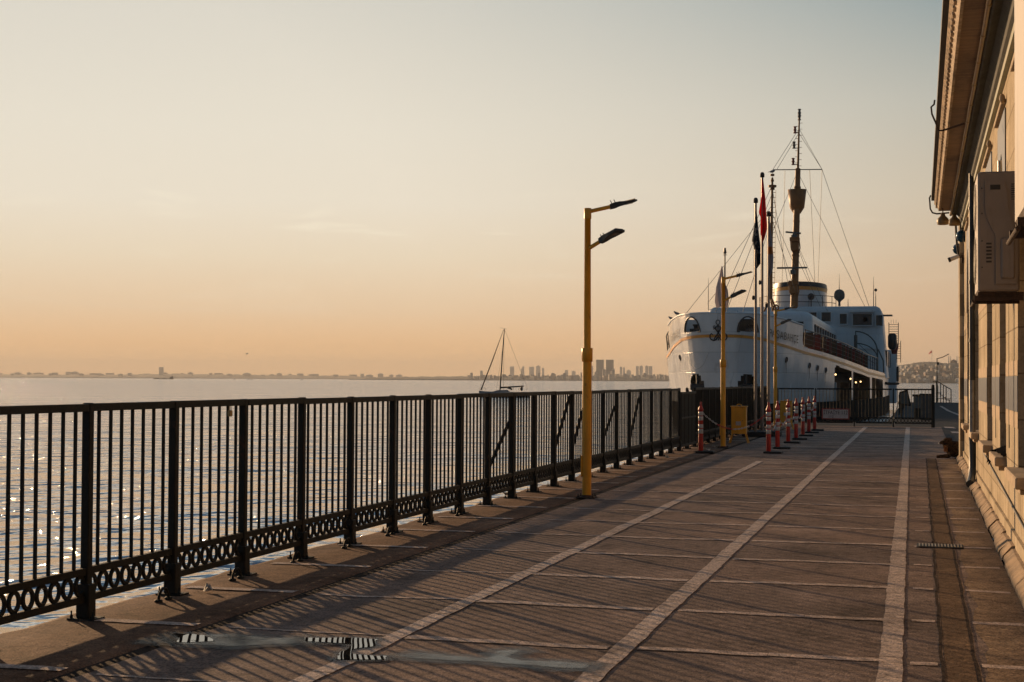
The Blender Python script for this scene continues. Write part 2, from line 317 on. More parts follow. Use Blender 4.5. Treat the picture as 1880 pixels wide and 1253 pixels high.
def plaster_mat():
    m = bpy.data.materials.new('ochre_ashlar'); m.use_nodes = True
    n, l = m.node_tree.nodes, m.node_tree.links; b = n['Principled BSDF']; b.inputs['Roughness'].default_value = 0.85; b.inputs['Specular IOR Level'].default_value = .1
    t = n.new('ShaderNodeTexCoord')
    def noise(sc_, det, ro, st):
        mp = n.new('ShaderNodeMapping'); mp.inputs['Scale'].default_value = st; l.new(t.outputs['Object'], mp.inputs[0])
        z = n.new('ShaderNodeTexNoise'); z.inputs['Scale'].default_value = sc_; z.inputs['Detail'].default_value = det; z.inputs['Roughness'].default_value = ro; l.new(mp.outputs[0], z.inputs['Vector']); return z
    def mul(a, b_, f):
        mx = n.new('ShaderNodeMixRGB'); mx.blend_type = 'MULTIPLY'; mx.inputs[0].default_value = f; l.new(a, mx.inputs[1]); l.new(b_, mx.inputs[2]); return mx.outputs[0]
    z = noise(1.3, 7, .65, (1, .8, 1)); r = ramp(n, [(.3, (.33, .27, .19)), (.5, (.50, .42, .30)), (.72, (.64, .55, .41))], 'EASE'); l.new(z.outputs[0], r.inputs[0])
    z2 = noise(5, 6, .7, (1, 1, .16)); r2 = ramp(n, [(.34, (.55, .5, .45)), (.5, (1, 1, 1)), (1, (1.1, 1.1, 1.1))], 'EASE'); l.new(z2.outputs[0], r2.inputs[0])
    z3 = noise(38, 4, .7, (1, 1, 1)); r3 = ramp(n, [(.36, (.6, .58, .55)), (.5, (1, 1, 1)), (1, (1.15, 1.15, 1.15))], 'LINEAR'); l.new(z3.outputs[0], r3.inputs[0])
    mp = n.new('ShaderNodeMapping'); mp.inputs['Rotation'].default_value = (PI/2, 0, PI/2); l.new(t.outputs['Object'], mp.inputs[0])
    sp = n.new('ShaderNodeSeparateXYZ'); l.new(t.outputs['Object'], sp.inputs[0]); cb = n.new('ShaderNodeCombineXYZ'); l.new(sp.outputs['Y'], cb.inputs[0]); l.new(sp.outputs['Z'], cb.inputs[1])
    br = n.new('ShaderNodeTexBrick'); br.inputs['Scale'].default_value = 1; br.inputs['Brick Width'].default_value = .85; br.inputs['Row Height'].default_value = .42; br.inputs['Mortar Size'].default_value = .008; br.inputs['Mortar Smooth'].default_value = .3
    br.inputs['Color1'].default_value = (.86, .84, .8, 1); br.inputs['Color2'].default_value = (1.08, 1.06, 1.03, 1); br.inputs['Mortar'].default_value = (.42, .38, .34, 1); l.new(cb.outputs[0], br.inputs['Vector'])
    col = mul(mul(mul(r.outputs[0], r2.outputs[0], .7), r3.outputs[0], .6), br.outputs['Color'], .8); l.new(col, b.inputs['Base Color'])
    bp = n.new('ShaderNodeBump'); bp.inputs['Strength'].default_value = .6; bp.inputs['Distance'].default_value = .008; l.new(z3.outputs[0], bp.inputs['Height'])
    bp2 = n.new('ShaderNodeBump'); bp2.inputs['Strength'].default_value = .5; bp2.inputs['Distance'].default_value = .01; l.new(br.outputs['Fac'], bp2.inputs['Height']); bp2.invert = True
    l.new(bp2.outputs[0], bp.inputs['Normal']); l.new(bp.outputs[0], b.inputs['Normal']); return m
M['plaster'] = plaster_mat()
def tile_mat():
    m = bpy.data.materials.new('blue_glazed_tiles'); m.use_nodes = True
    n, l = m.node_tree.nodes, m.node_tree.links; b = n['Principled BSDF']; b.inputs['Roughness'].default_value = 0.4; b.inputs['Specular IOR Level'].default_value = .25
    t = n.new('ShaderNodeTexCoord'); v = n.new('ShaderNodeTexVoronoi'); v.inputs['Scale'].default_value = 11
    l.new(t.outputs['Object'], v.inputs['Vector'])
    r = ramp(n, [(0.0, (0.22, 0.21, 0.19)), (0.12, (0.12, 0.13, 0.14)), (0.22, (0.03, 0.055, 0.09)), (0.7, (0.016, 0.035, 0.08)), (1, (0.012, 0.022, 0.05))], 'LINEAR')
    l.new(v.outputs['Distance'], r.inputs[0])
    l.new(r.outputs[0], b.inputs['Base Color']); return m
M['tiles'] = tile_mat()
def green_mat():
    m = mat('green_mosaic', (0.05, 0.10, 0.07), 0.4, 0, 0.5, 30, col2=(0.22, 0.17, 0.08)); return m
M['mosaic'] = green_mat()

def ground_mat(name, c_dark, c_mid, c_light, fine=70, slabs=False, damp=0.0):
    m = bpy.data.materials.new(name); m.use_nodes = True
    n, l = m.node_tree.nodes, m.node_tree.links; b = n['Principled BSDF']; b.inputs['Roughness'].default_value = 0.85
    b.inputs['Specular IOR Level'].default_value = 0.06
    t = n.new('ShaderNodeTexCoord')
    def noise(sc_, det, ro, st=(1, 1, 1), src='Object'):
        mp = n.new('ShaderNodeMapping'); mp.inputs['Scale'].default_value = st; l.new(t.outputs[src], mp.inputs[0])
        z = n.new('ShaderNodeTexNoise'); z.inputs['Scale'].default_value = sc_; z.inputs['Detail'].default_value = det; z.inputs['Roughness'].default_value = ro; l.new(mp.outputs[0], z.inputs['Vector']); return z
    def mul(a, b_, f):
        mx = n.new('ShaderNodeMixRGB'); mx.blend_type = 'MULTIPLY'; mx.inputs[0].default_value = f; l.new(a, mx.inputs[1]); l.new(b_, mx.inputs[2]); return mx.outputs[0]
    z = noise(0.8, 9, .7); r = ramp(n, [(0.30, c_dark), (0.5, c_mid), (0.72, c_light)], 'EASE'); l.new(z.outputs[0], r.inputs[0]); col = r.outputs[0]
    z3 = noise(fine, 3, .75, (1, .8, 1)); r3 = ramp(n, [(0.36, (.35, .34, .33)), (0.5, (1, 1, 1)), (0.64, (1.5, 1.45, 1.4))], 'LINEAR'); l.new(z3.outputs[0], r3.inputs[0]); col = mul(col, r3.outputs[0], .85)
    z5 = noise(9, 6, .7); r5 = ramp(n, [(0.34, (.5, .5, .5)), (0.52, (1, 1, 1)), (0.7, (1.25, 1.22, 1.2))], 'LINEAR'); l.new(z5.outputs[0], r5.inputs[0]); col = mul(col, r5.outputs[0], .7)
    if slabs:
        mp = n.new('ShaderNodeMapping'); mp.inputs['Location'].default_value = (1.70, -9.02+.0, 0); l.new(t.outputs['Object'], mp.inputs[0])
        br = n.new('ShaderNodeTexBrick'); br.offset = 0; br.inputs['Scale'].default_value = 1; br.inputs['Brick Width'].default_value = 1.45; br.inputs['Row Height'].default_value = 1.595; br.inputs['Mortar Size'].default_value = 0
        br.inputs['Color1'].default_value = (.72, .73, .76, 1); br.inputs['Color2'].default_value = (1.12, 1.05, 1.0, 1); l.new(mp.outputs[0], br.inputs['Vector']); col = mul(col, br.outputs['Color'], .75)
    vo = n.new('ShaderNodeTexVoronoi'); vo.inputs['Scale'].default_value = 3.1; vo.inputs['Randomness'].default_value = 1; l.new(t.outputs['Object'], vo.inputs['Vector'])
    rb = ramp(n, [(0.0, (0.3, 0.3, 0.3)), (0.04, (0.4, 0.4, 0.4)), (0.07, (1, 1, 1)), (1, (1, 1, 1))], 'LINEAR'); l.new(vo.outputs['Distance'], rb.inputs[0]); col = mul(col, rb.outputs[0], .55)
    z6 = noise(2.2, 7, .75, (1.2, .55, 1)); r6 = ramp(n, [(0.0, (.42, .42, .45)), (0.36, (.5, .5, .52)), (0.44, (1, 1, 1)), (1, (1, 1, 1))], 'EASE'); l.new(z6.outputs[0], r6.inputs[0]); col = mul(col, r6.outputs[0], .6)
    l.new(col, b.inputs['Base Color'])
    bp = n.new('ShaderNodeBump'); bp.inputs['Strength'].default_value = 1.0; bp.inputs['Distance'].default_value = 0.005; l.new(z3.outputs[0], bp.inputs['Height'])
    bp2 = n.new('ShaderNodeBump'); bp2.inputs['Strength'].default_value = 0.7; bp2.inputs['Distance'].default_value = 0.02; l.new(z5.outputs[0], bp2.inputs['Height'])
    l.new(bp2.outputs[0], bp.inputs['Normal']); l.new(bp.outputs[0], b.inputs['Normal'])
    return m
M['paving'] = ground_mat('stone_paving', (0.14, 0.108, 0.090), (0.275, 0.208, 0.172), (0.46, 0.35, 0.29), slabs=True)
M['quay'] = ground_mat('quay_concrete', (0.11, 0.066, 0.042), (0.22, 0.135, 0.088), (0.36, 0.235, 0.16))
M['band'] = ground_mat('pale_stone_band', (0.42, 0.34, 0.29), (0.60, 0.49, 0.42), (0.70, 0.58, 0.50))
M['seam'] = ground_mat('pale_joint', (0.40, 0.32, 0.27), (0.60, 0.48, 0.41), (0.72, 0.59, 0.51))
M['channel'] = ground_mat('dark_channel', (0.03, 0.021, 0.016), (0.05, 0.034, 0.026), (0.08, 0.055, 0.042))
M['brick'] = ground_mat('rusty_brick_strip', (0.09, 0.060, 0.040), (0.17, 0.112, 0.07), (0.27, 0.18, 0.11))
M['asphalt'] = ground_mat('dark_asphalt', (0.035, 0.04, 0.045), (0.055, 0.06, 0.065), (0.08, 0.08, 0.08))
M['side_pave'] = ground_mat('worn_side_paving', (0.12, 0.085, 0.06), (0.28, 0.20, 0.135), (0.46, 0.34, 0.225))

def water_mat():
    m = bpy.data.materials.new('sea_water'); m.use_nodes = True
    n, l = m.node_tree.nodes, m.node_tree.links; b = n['Principled BSDF']
    b.inputs['Base Color'].default_value = (0.010, 0.030, 0.045, 1); b.inputs['Roughness'].default_value = 0.05; b.inputs['IOR'].default_value = 2.0
    t = n.new('ShaderNodeTexCoord')
    def noise(scale, det, st, rot=0.0, rough=0.5, dist=0.0):
        mp = n.new('ShaderNodeMapping'); mp.inputs['Scale'].default_value = st; mp.inputs['Rotation'].default_value = (0, 0, rot); l.new(t.outputs['Object'], mp.inputs[0])
        z = n.new('ShaderNodeTexNoise'); z.inputs['Scale'].default_value = scale; z.inputs['Detail'].default_value = det; z.inputs['Roughness'].default_value = rough; z.inputs['Distortion'].default_value = dist
        l.new(mp.outputs[0], z.inputs['Vector']); return z
    lay = [(noise(0.035, 4, (.8, 1, 1), 0.35, .6), 1.0, 4.5), (noise(0.17, 3, (.9, 1, 1), R(-12), .55), 1.0, 1.3), (noise(0.75, 2, (1, .8, 1), R(-22), .5, .6), 1.0, 0.85), (noise(2.0, 2, (1, .8, 1), R(-12), .5, .5), 1.0, 0.27), (noise(6.5, 2, (1, 1, 1), R(-25)), 1.0, 0.035)]
    prev = None
    for z, st, ds in lay:
        bp = n.new('ShaderNodeBump'); bp.inputs['Strength'].default_value = st; bp.inputs['Distance'].default_value = ds; l.new(z.outputs[0], bp.inputs['Height'])
        if prev: l.new(prev.outputs[0], bp.inputs['Normal'])
        prev = bp
    l.new(prev.outputs[0], b.inputs['Normal'])
    gl = n.new('ShaderNodeBsdfGlossy'); gl.inputs['Color'].default_value = (.97, .98, 1, 1); gl.inputs['Roughness'].default_value = .09; l.new(prev.outputs[0], gl.inputs['Normal'])
    mx = n.new('ShaderNodeMixShader'); mx.inputs[0].default_value = .52; l.new(b.outputs[0], mx.inputs[1]); l.new(gl.outputs[0], mx.inputs[2])
    out = [x for x in n if x.type == 'OUTPUT_MATERIAL'][0]; l.new(mx.outputs[0], out.inputs[0])
    return m
M['water'] = water_mat()
SEA = -1.1

# ------------------------------------------------------------------ ground and sea
def nse(x, s=0): return math.sin(x*1.7+s)*0.5+math.sin(x*3.91+s*2.3)*0.3+math.sin(x*9.3+s*1.1)*0.2
def gz(x, y):
    """small unevenness of the paved quay; the dip near the fence is added for its shading"""
    if x < -4.45 or x > 0.75 or y > 55.5: return 0.0
    d = -0.006*math.exp(-((x+3.88+0.06*nse(y*0.6))/0.30)**2)*(0.75+0.25*nse(y*0.9, 2))  # dip shaped to darken a band where the rail's shadow lies
    w = 0.004*nse(x*1.3+y*0.35, 1)+0.003*nse(y*1.1-x*0.8, 4)
    e = min(1, (x+4.45)/0.15)
    return (d+w)*e
def sheet(name, x0, x1, y0, y1, dx, dy, m, lift=0.0, jag=None, kind='structure', zf=gz):
    nx = max(1, int(round((x1-x0)/dx))); ny = max(1, int(round((y1-y0)/dy)))
    vs = []; fs = []
    for j in range(ny+1):
        for i in range(nx+1):
            x = x0+(x1-x0)*i/nx; y = y0+(y1-y0)*j/ny
            if jag: x, y = jag(x, y, i == 0, i == nx, j == 0, j == ny)
            vs.append((x, y, zf(x, y)+lift))
    for j in range(ny):
        for i in range(nx):
            a = j*(nx+1)+i; fs.append((a, a+1, a+nx+2, a+nx+1))
    SHEETS.setdefault((name, m.name), [MB(), m])[0].add(vs, fs, True)
SHEETS = {}
def flush_sheets():
    for (n_, _), (b_, m_) in SHEETS.items(): tag(b_.build(n_, m_), kind='structure')
    SHEETS.clear()
sheet('paving', -4.36, 0.70, 2.0, 56.0, 0.11, 0.22, M['paving'])
# quay edge of old concrete with a worn outer arris, and the quay wall below it
vs = []; fs = []; ny = 300
for j in range(ny+1):
    y = 2.0+54.0*j/ny; e = -5.60+0.05*nse(y*0.8)+0.03*nse(y*4.1, 3)+random.uniform(-.012, .012)
    row = [(e, y, SEA-1), (e, y, -0.05), (e+0.03, y, -0.012), (e+0.10, y, 0.0), (-4.9, y, 0.004*nse(y)), (-4.50, y, 0.0), (-4.47, y, -0.02)]
    vs += row
k = 7
for j in range(ny):
    for i in range(k-1):
        a = j*k+i; fs.append((a, a+1, a+k+1, a+k))
tag(MB().add(vs, fs, True).build('quay_edge', M['quay']), kind='structure')
sheet('drain_channel', -4.50, -4.34, 2.0, 56.0, 0.04, 0.3, M['channel'], 0.003,
      jag=lambda x, y, a, b, c, d: (x+(0.035*nse(y*2.3, 5) if b else 0), y), zf=lambda x, y: -0.012)
# right-hand worn zone next to the building
sheet('side_paving', 0.36, 0.70, 2.0, 33.0, 0.05, 0.2, M['side_pave'], 0.003, jag=lambda x, y, a, b, c, d: (x+(0.04*nse(y*1.9, 2) if a else 0), y))
sheet('brick_channel', 0.13, 0.29, 2.0, 33.0, 0.04, 0.2, M['brick'], 0.004)
for xx in (0.115, 0.30):
    sheet('dark_joint', xx-0.010, xx+0.010, 2.0, 33.0, 0.03, 0.2, M['channel'], 0.0062, jag=lambda x, y, a, b, c, d: (x+0.008*nse(y*3, 1), y))
def band(x0a, x1a, x0b, x1b, y0, y1):      # a straight pale stone band from (x0a..x1a) at y0 to (x0b..x1b) at y1
    y = y0
    while y < y1:
        L = random.uniform(0.7, 1.3); e = min(y+L, y1)
        def jg(x, yy, a, b, c, d):
            t = (yy-y0)/(y1-y0); l_, r_ = lerp(t, x0a, x0b), lerp(t, x1a, x1b)
            o = 0.006*nse(yy*5, 3)+random.uniform(-.003, .003)
            return ((l_+o) if a else (r_+o) if b else (l_+r_)/2, yy)
        sheet('pale_stone_line', x0a, x1a, y+0.006, e-0.006, (x1a-x0a)/2.01, 0.14, M['band'], 0.006, jag=jg)
        y = e
band(-0.195, -0.065, -0.50, -0.36, 2.5, 55.0)
band(-1.76, -1.63, -1.93, -1.79, 2.5, 55.0)
band(-3.23, -3.11, -3.15, -3.02, 2.5, 30.6)
segs = [(-4.30, -3.19), (-3.08, -1.80), (-1.63, -0.23), (-0.06, 0.095), (0.33, 0.66)]
k = 0; y = 9.02-1.595*3
while y < 54.5:
    for si, (a, b) in enumerate(segs):
        if si == 1 and y > 30.6: pass
        w = random.uniform(0.095, 0.125); ya = y+random.uniform(-.03, .03); s_ = random.uniform(0, 6)
        if si == 0: w *= random.uniform(.35, .9)
        if si == 3: w *= .9
        cuts = [a, b] if b-a < 1 else [a, a+(b-a)*random.uniform(.3, .7), b]
        for c0, c1 in zip(cuts[:-1], cuts[1:]):
            yo = ya+random.uniform(-.012, .012)
            sheet('pale_joint', c0, c1-0.004, yo-w/2, yo+w/2, 0.07, w, M['seam'], 0.0045,
                  jag=lambda x, yy, p, q, c, d: (x, yy+0.012*nse(x*2.1, s_)+random.uniform(-.004, .004)))
            if si in (1, 2) and random.random() < 0.35:
                sheet('dark_crack', c0, c1, yo-w/2-0.02, yo-w/2-0.004, 0.09, .05, M['channel'], 0.0042,
                      jag=lambda x, yy, p, q, c, d: (x, yy+0.012*nse(x*2.1, s_)+random.uniform(-.006, .004)))
    # the joint crosses the quay edge too
    yo = y+random.uniform(-.05, .05)
    sheet('pale_joint', -5.42, -4.52, yo-0.055, yo+0.055, 0.08, .11, M['seam'], 0.006, jag=lambda x, yy, p, q, c, d: (x, yy+random.uniform(-.008, .008)))
    y += 1.595; k += 1
flush_sheets()
# pier beyond the gate
me = MB(); me.add([(-5.5, 56, -0.004), (9, 56, -0.004), (9, 62, -0.004), (-5.5, 62, -0.004)], [(0, 1, 2, 3)])
me.add([(-1.3, 62, -0.004), (9, 62, -0.004), (9, 124, -0.004), (-1.3, 124, -0.004)], [(0, 1, 2, 3)])
me.add([(0.70, 32.8, -0.004), (9, 32.8, -0.004), (9, 56, -0.004), (0.70, 56, -0.004)], [(0, 1, 2, 3)])
me.add([(-1.3, 62, -3), (-1.3, 124, -3), (-1.3, 124, -0.004), (-1.3, 62, -0.004)], [(0, 1, 2, 3)])
me.add([(-5.5, 62, -3), (-1.3, 62, -3), (-1.3, 62, -0.004), (-5.5, 62, -0.004)], [(0, 1, 2, 3)])
me.add([(-1.3, 124, -3), (9, 124, -3), (9, 124, -0.004), (-1.3, 124, -0.004)], [(0, 1, 2, 3)])
tag(me.build('pier_roadway', M['asphalt']), kind='structure')
wl_ = MB()
pp = [gp(1727, 746), gp(1742, 755), gp(1765, 764), gp(1800, 772)]
for a, b in zip(pp[:-1], pp[1:]):
    wl_.add([(a.x-.09, a.y, .004), (a.x+.09, a.y, .004), (b.x+.09, b.y, .004), (b.x-.09, b.y, .004)], [(0, 1, 2, 3)])
for (x, yy) in ((1744, 786), (1758, 795)):
    a = gp(x, yy); wl_.add([(a.x-.16, a.y-0.5, .006), (a.x+.2, a.y-0.8, .006), (a.x+.12, a.y+.9, .006), (a.x-.2, a.y+1.1, .006)], [(0, 1, 2, 3)])
tag(wl_.build('road_line', M['band']), kind='structure')
# sea
tag(MB().add([(-16000, -4000, SEA), (16000, -4000, SEA), (16000, 24000, SEA), (-16000, 24000, SEA)], [(0, 1, 2, 3)]).build('sea', M['water']), kind='structure')

# puddles
def wet_mat(name, rough, c, lo, hi, amax=1.0, nsc=45):
    m = bpy.data.materials.new(name); m.use_nodes = True
    n, l = m.node_tree.nodes, m.node_tree.links; b = n['Principled BSDF']
    b.inputs['Base Color'].default_value = tuple(c)+(1,); b.inputs['Roughness'].default_value = rough; b.inputs['IOR'].default_value = 1.5
    t = n.new('ShaderNodeTexCoord'); z = n.new('ShaderNodeTexNoise'); z.inputs['Scale'].default_value = nsc; z.inputs['Detail'].default_value = 6; z.inputs['Roughness'].default_value = .75
    l.new(t.outputs['Object'], z.inputs['Vector'])
    z2 = n.new('ShaderNodeTexNoise'); z2.inputs['Scale'].default_value = 6; z2.inputs['Detail'].default_value = 6; l.new(t.outputs['Object'], z2.inputs['Vector'])
    at = n.new('ShaderNodeAttribute'); at.attribute_name = 'inside'
    s1 = n.new('ShaderNodeMath'); s1.operation = 'MULTIPLY_ADD'; s1.inputs[1].default_value = .9; l.new(z.outputs[0], s1.inputs[0]); l.new(at.outputs['Fac'], s1.inputs[2])
    s2 = n.new('ShaderNodeMath'); s2.operation = 'MULTIPLY_ADD'; s2.inputs[1].default_value = .9; l.new(z2.outputs[0], s2.inputs[0]); l.new(s1.outputs[0], s2.inputs[2])
    r = n.new('ShaderNodeMapRange'); r.inputs[1].default_value = lo; r.inputs[2].default_value = hi; r.inputs[4].default_value = amax; l.new(s2.outputs[0], r.inputs[0]); l.new(r.outputs[0], b.inputs['Alpha'])
    return m
M['damp'] = wet_mat('damp_stone', 0.45, (0.035, 0.027, 0.022), .95, 1.5, .62, 20)
M['wet'] = wet_mat('wet_film', 0.24, (0.05, 0.045, 0.04), 1.55, 2.05, .9, 70)
M['puddle'] = wet_mat('standing_water', 0.015, (0.02, 0.017, 0.014), 1.62, 1.75, 1.0, 14)
def blob_on_ground(name, px, m, lift, grow=0.0, soft=.09):
    """an irregular thin patch of water lying on the ground; its depth fades to nothing at the outline"""
    P_ = [gp(x, y) for x, y in px]; xs = [p.x for p in P_]; ys = [p.y for p in P_]; g_ = grow+.02
    x0, x1, y0, y1 = min(xs)-g_, max(xs)+g_, min(ys)-g_, max(ys)+g_; st = .022; nx = int((x1-x0)/st)+1; ny = int((y1-y0)/st)+1
    def sd(x, y):
        d = 1e9; ins = False
        for i in range(len(P_)):
            a, b_ = P_[i], P_[i-1]; ex, ey = b_.x-a.x, b_.y-a.y; wx, wy = x-a.x, y-a.y
            t_ = max(0, min(1, (wx*ex+wy*ey)/max(1e-9, ex*ex+ey*ey))); d = min(d, math.hypot(wx-ex*t_, wy-ey*t_))
            if (a.y > y) != (b_.y > y) and x < (b_.x-a.x)*(y-a.y)/(b_.y-a.y)+a.x: ins = not ins
        return d if ins else -d
    val = [[sd(x0+i*st, y0+j*st)+grow for i in range(nx+1)] for j in range(ny+1)]
    idx = {}; vs = []; fs = []; w = []
    def vid(i, j):
        if (i, j) not in idx:
            idx[(i, j)] = len(vs); x, y = x0+i*st, y0+j*st; vs.append((x, y, gz(x, y)+lift)); w.append(max(0, min(1, val[j][i]/soft)))
        return idx[(i, j)]
    for j in range(ny):
        for i in range(nx):
            if max(val[j][i], val[j][i+1], val[j+1][i], val[j+1][i+1]) > 0: fs.append((vid(i, j), vid(i+1, j), vid(i+1, j+1), vid(i, j+1)))
    o = MB().add(vs, fs, True).build(name, m); at = o.data.attributes.new('inside', 'FLOAT', 'POINT')
    for i, v in enumerate(w): at.data[i].value = v
    tag(o, kind='structure'); return o
S1 = [(262, 1182), (300, 1172), (318, 1163), (360, 1167), (430, 1165), (500, 1172), (560, 1170), (620, 1178), (590, 1185), (500, 1187), (430, 1190), (350, 1188), (300, 1187)]
S2 = [(700, 1206), (760, 1198), (820, 1203), (885, 1210), (900, 1197), (965, 1193), (972, 1200), (945, 1210), (960, 1215), (1040, 1216), (1100, 1223), (1085, 1234), (1020, 1233), (960, 1228), (890, 1222), (820, 1218), (760, 1214)]
S3 = [(552, 1173), (600, 1174), (640, 1173), (696, 1176), (692, 1189), (655, 1194), (648, 1202), (690, 1206), (714, 1205), (710, 1214), (650, 1214), (612, 1214), (620, 1200), (638, 1192), (640, 1185), (560, 1181)]
blob_on_ground('damp_patch', S1, M['damp'], 0.0085, .10, .16); blob_on_ground('damp_patch', S2, M['damp'], 0.0085, .10, .16); blob_on_ground('damp_patch', S3, M['damp'], 0.0095, .07, .12)
blob_on_ground('puddle', S1, M['wet'], 0.0105, .02, .07); blob_on_ground('puddle', S2, M['wet'], 0.0105, .02, .08)
blob_on_ground('puddle', [(310, 1165), (345, 1167), (380, 1169), (402, 1180), (350, 1184), (316, 1184), (326, 1175)], M['puddle'], 0.012, .01, .03)
blob_on_ground('puddle', S3, M['puddle'], 0.012, .01, .025)

# ------------------------------------------------------------------ fences
SP = 1.21; Y0 = 9.06
FX = lambda y: -5.34+0.10*max(0, min(1, (y-20)/35))
HT = 1.43
def post_mb(x, y, h=HT, w=0.06):
    m = MB(); m.bbox(x-w/2, x+w/2, y-w/2, y+w/2, 0.22, h, 0.006)
    m.bbox(x-w/2-.018, x+w/2+.018, y-w/2-.018, y+w/2+.018, 0.012, 0.235, 0.006)
    m.box(x-.10, x+.10, y-.07, y+.07, 0.001, 0.013)
    for sx in (-.08, .08): m.lathe([(.011, 0.012), (.011, .03), (.006, .032), (.006, .06)], (x+sx, y-.045, 0), 8)
    return m
def panel(parent, x, ya, yb, n=7, h=HT, axis='Y', matk='iron', extra=0, mid=False):
    """one fence bay: balusters, a frieze of rings between two low rails and a top rail; axis is its run"""
    P = (lambda a, t, z: (x+t, a, z)) if axis == 'Y' else (lambda a, t, z: (a, x+t, z))
    def bx(m, a0, a1, t, z0, z1):
        if axis == 'Y': m.bbox(x-t, x+t, a0, a1, z0, z1, 0.003, 'Y')
        else: m.bbox(a0, a1, x-t, x+t, z0, z1, 0.003, 'X')
    b = MB(); L = yb-ya; pitch = L/(n+1)
    for i in range(n):
        a = ya+pitch*(i+1); r = 0.0110; lean = random.uniform(-.003, .003)
        for zz, tw in ((0.34, 0.0),):
            vs = []; fs = []; K = 1
            for k in range(K+1):
                z = 0.335+(h-0.05-0.335)*k/K; ang = PI/4
                for q in range(4):
                    vs.append(P(a+lean*k/K+r*1.2*math.cos(ang+q*PI/2), r*1.2*math.sin(ang+q*PI/2), z))
            for k in range(K):
                for q in range(4):
                    w = (q+1) % 4; fs.append((k*4+q, k*4+w, (k+1)*4+w, (k+1)*4+q))
            b.add(vs, fs)
    o = b.build('balusters', M[matk], parent); matk = 'iron'
    t = MB(); bx(t, ya+.028, yb-.028, 0.028, h-0.056, h-0.004); t.build('top_rail', M[matk], o)
    f = MB(); bx(f, ya+.028, yb-.028, 0.02, 0.295, 0.343); bx(f, ya+.028, yb-.028, 0.02, 0.115, 0.162)
    nr = n+1
    for i in range(nr):
        a = ya+pitch*(i+0.5); zc = 0.2285; ro, ri, th = 0.064, 0.043, 0.010; N = 20; vs = []; fs = []
        for q in range(N):
            an = 2*PI*q/N; c, s_ = math.cos(an), math.sin(an)
            vs += [P(a+ro*c, -th, zc+ro*1.11*s_), P(a+ro*c, th, zc+ro*1.11*s_), P(a+ri*c, th, zc+ri*1.11*s_), P(a+ri*c, -th, zc+ri*1.11*s_)]
        for q in range(N):
            w = (q+1) % N
            for e in range(4): fs.append((q*4+e, w*4+e, w*4+(e+1) % 4, q*4+(e+1) % 4))
        f.add(vs, fs)
        if i: bxw = ya+pitch*i; f.ball(P(bxw, 0, zc), (0.018, 0.012, 0.022), 6, 4)
    f.build('ring_frieze', M[matk], o)
    return o
gap = [k for k in range(-5, 39) if 34.3 < Y0+SP*(k+0.5) < 36.7]
fence = empty('iron_fence', (-5.34, Y0, 0), 'long dark green iron fence along the quay edge with a frieze of rings', 'fence')
ks = list(range(-5, 38)); proto_panel = None
for k in ks+[38]:
    y = Y0+SP*k; x = FX(y)
    post_mb(x, y+random.uniform(-.01, .01), HT+random.uniform(-.004, .004)).build('post', M['iron'], fence)
for k in ks:
    if k in gap: continue
    ya = Y0+SP*k; x = (FX(ya)+FX(ya+SP))/2
    if proto_panel is None: proto_panel = panel(fence, x, ya, ya+SP); px0, py0 = x, ya
    else:
        c = copy_tree(proto_panel, fence); c.location = (x-px0+random.uniform(-.005, .005), ya-py0, random.uniform(-.005, .004))
for (k, za, zb) in ((8, .42, 1.02), (11, .5, 1.33), (12, .46, 1.30), (14, .55, 1.12), (16, .4, 1.25)):
    ya = Y0+SP*k; x = FX(ya)-.03
    MB().tube([(x, ya+.1, za), (x, ya+SP-.05, zb)], 0.028, 6).build('brace', M['iron'], fence)
for k in ks:
    if not (36.5 < Y0+SP*(k+.5) < 53): continue
    ya = Y0+SP*k; x = FX(ya)-.09; m = MB()
    for q in range(26): a = ya+.02+SP*q/26; zt = 1.28+.05*math.sin(k*1.7); m.box(x-.004, x+.004, a, a+(.036 if (k*7+q//6) % 3 else .022), .05, zt)
    m.box(x-.012, x+.012, ya, ya+SP, .62, .66); m.box(x-.012, x+.012, ya, ya+SP, .04, .2); m.build('mesh_screen', M['iron'], fence)
# padlock hanging from the top rail
lk = MB(); a = Vector((-5.315, 11.17, 1.345)); lk.bbox(a.x-.012, a.x+.012, a.y-.022, a.y+.022, a.z-.05, a.z, .004)
lk.tube([(a.x, a.y-.014, a.z), (a.x, a.y-.014, a.z+.03), (a.x, a.y, a.z+.042), (a.x, a.y+.014, a.z+.03), (a.x, a.y+.014, a.z)], .0035, 6)
tag(lk.build('padlock', M['gutter'], origin=a), 'small brass padlock hanging under the top rail of the quay fence', 'padlock')
# the gap in the fence is closed by a lower gate leaf
gA = gap[0]*SP+Y0; gB = (gap[-1]+1)*SP+Y0
gl = empty('gate_leaf', (-5.2, gA, 0), 'low dark sheeted gate leaf closing the gap in the quay fence', 'gate')
m = MB(); x = FX(gA)+.03
m.bbox(x-.02, x+.02, gA+.02, gB-.02, .08, .14, .004, 'Y'); m.bbox(x-.02, x+.02, gA+.02, gB-.02, 1.29, 1.34, .004, 'Y'); m.bbox(x-.02, x+.02, gA+.05, gB-.05, .72, .76, .004, 'Y')
for q in range(5): a = gA+.05+(gB-gA-.14)*q/4; m.bbox(x-.018, x+.018, a, a+.04, .14, 1.29, .004)
m.build('leaf_frame', M['iron'], gl)
m = MB()
for q in range(60): a = gA+.06+(gB-gA-.12)*q/59; m.box(x-.004, x+.004, a-.010, a+.010, .14, 1.29)
m.build('leaf_slats', M['iron'], gl)

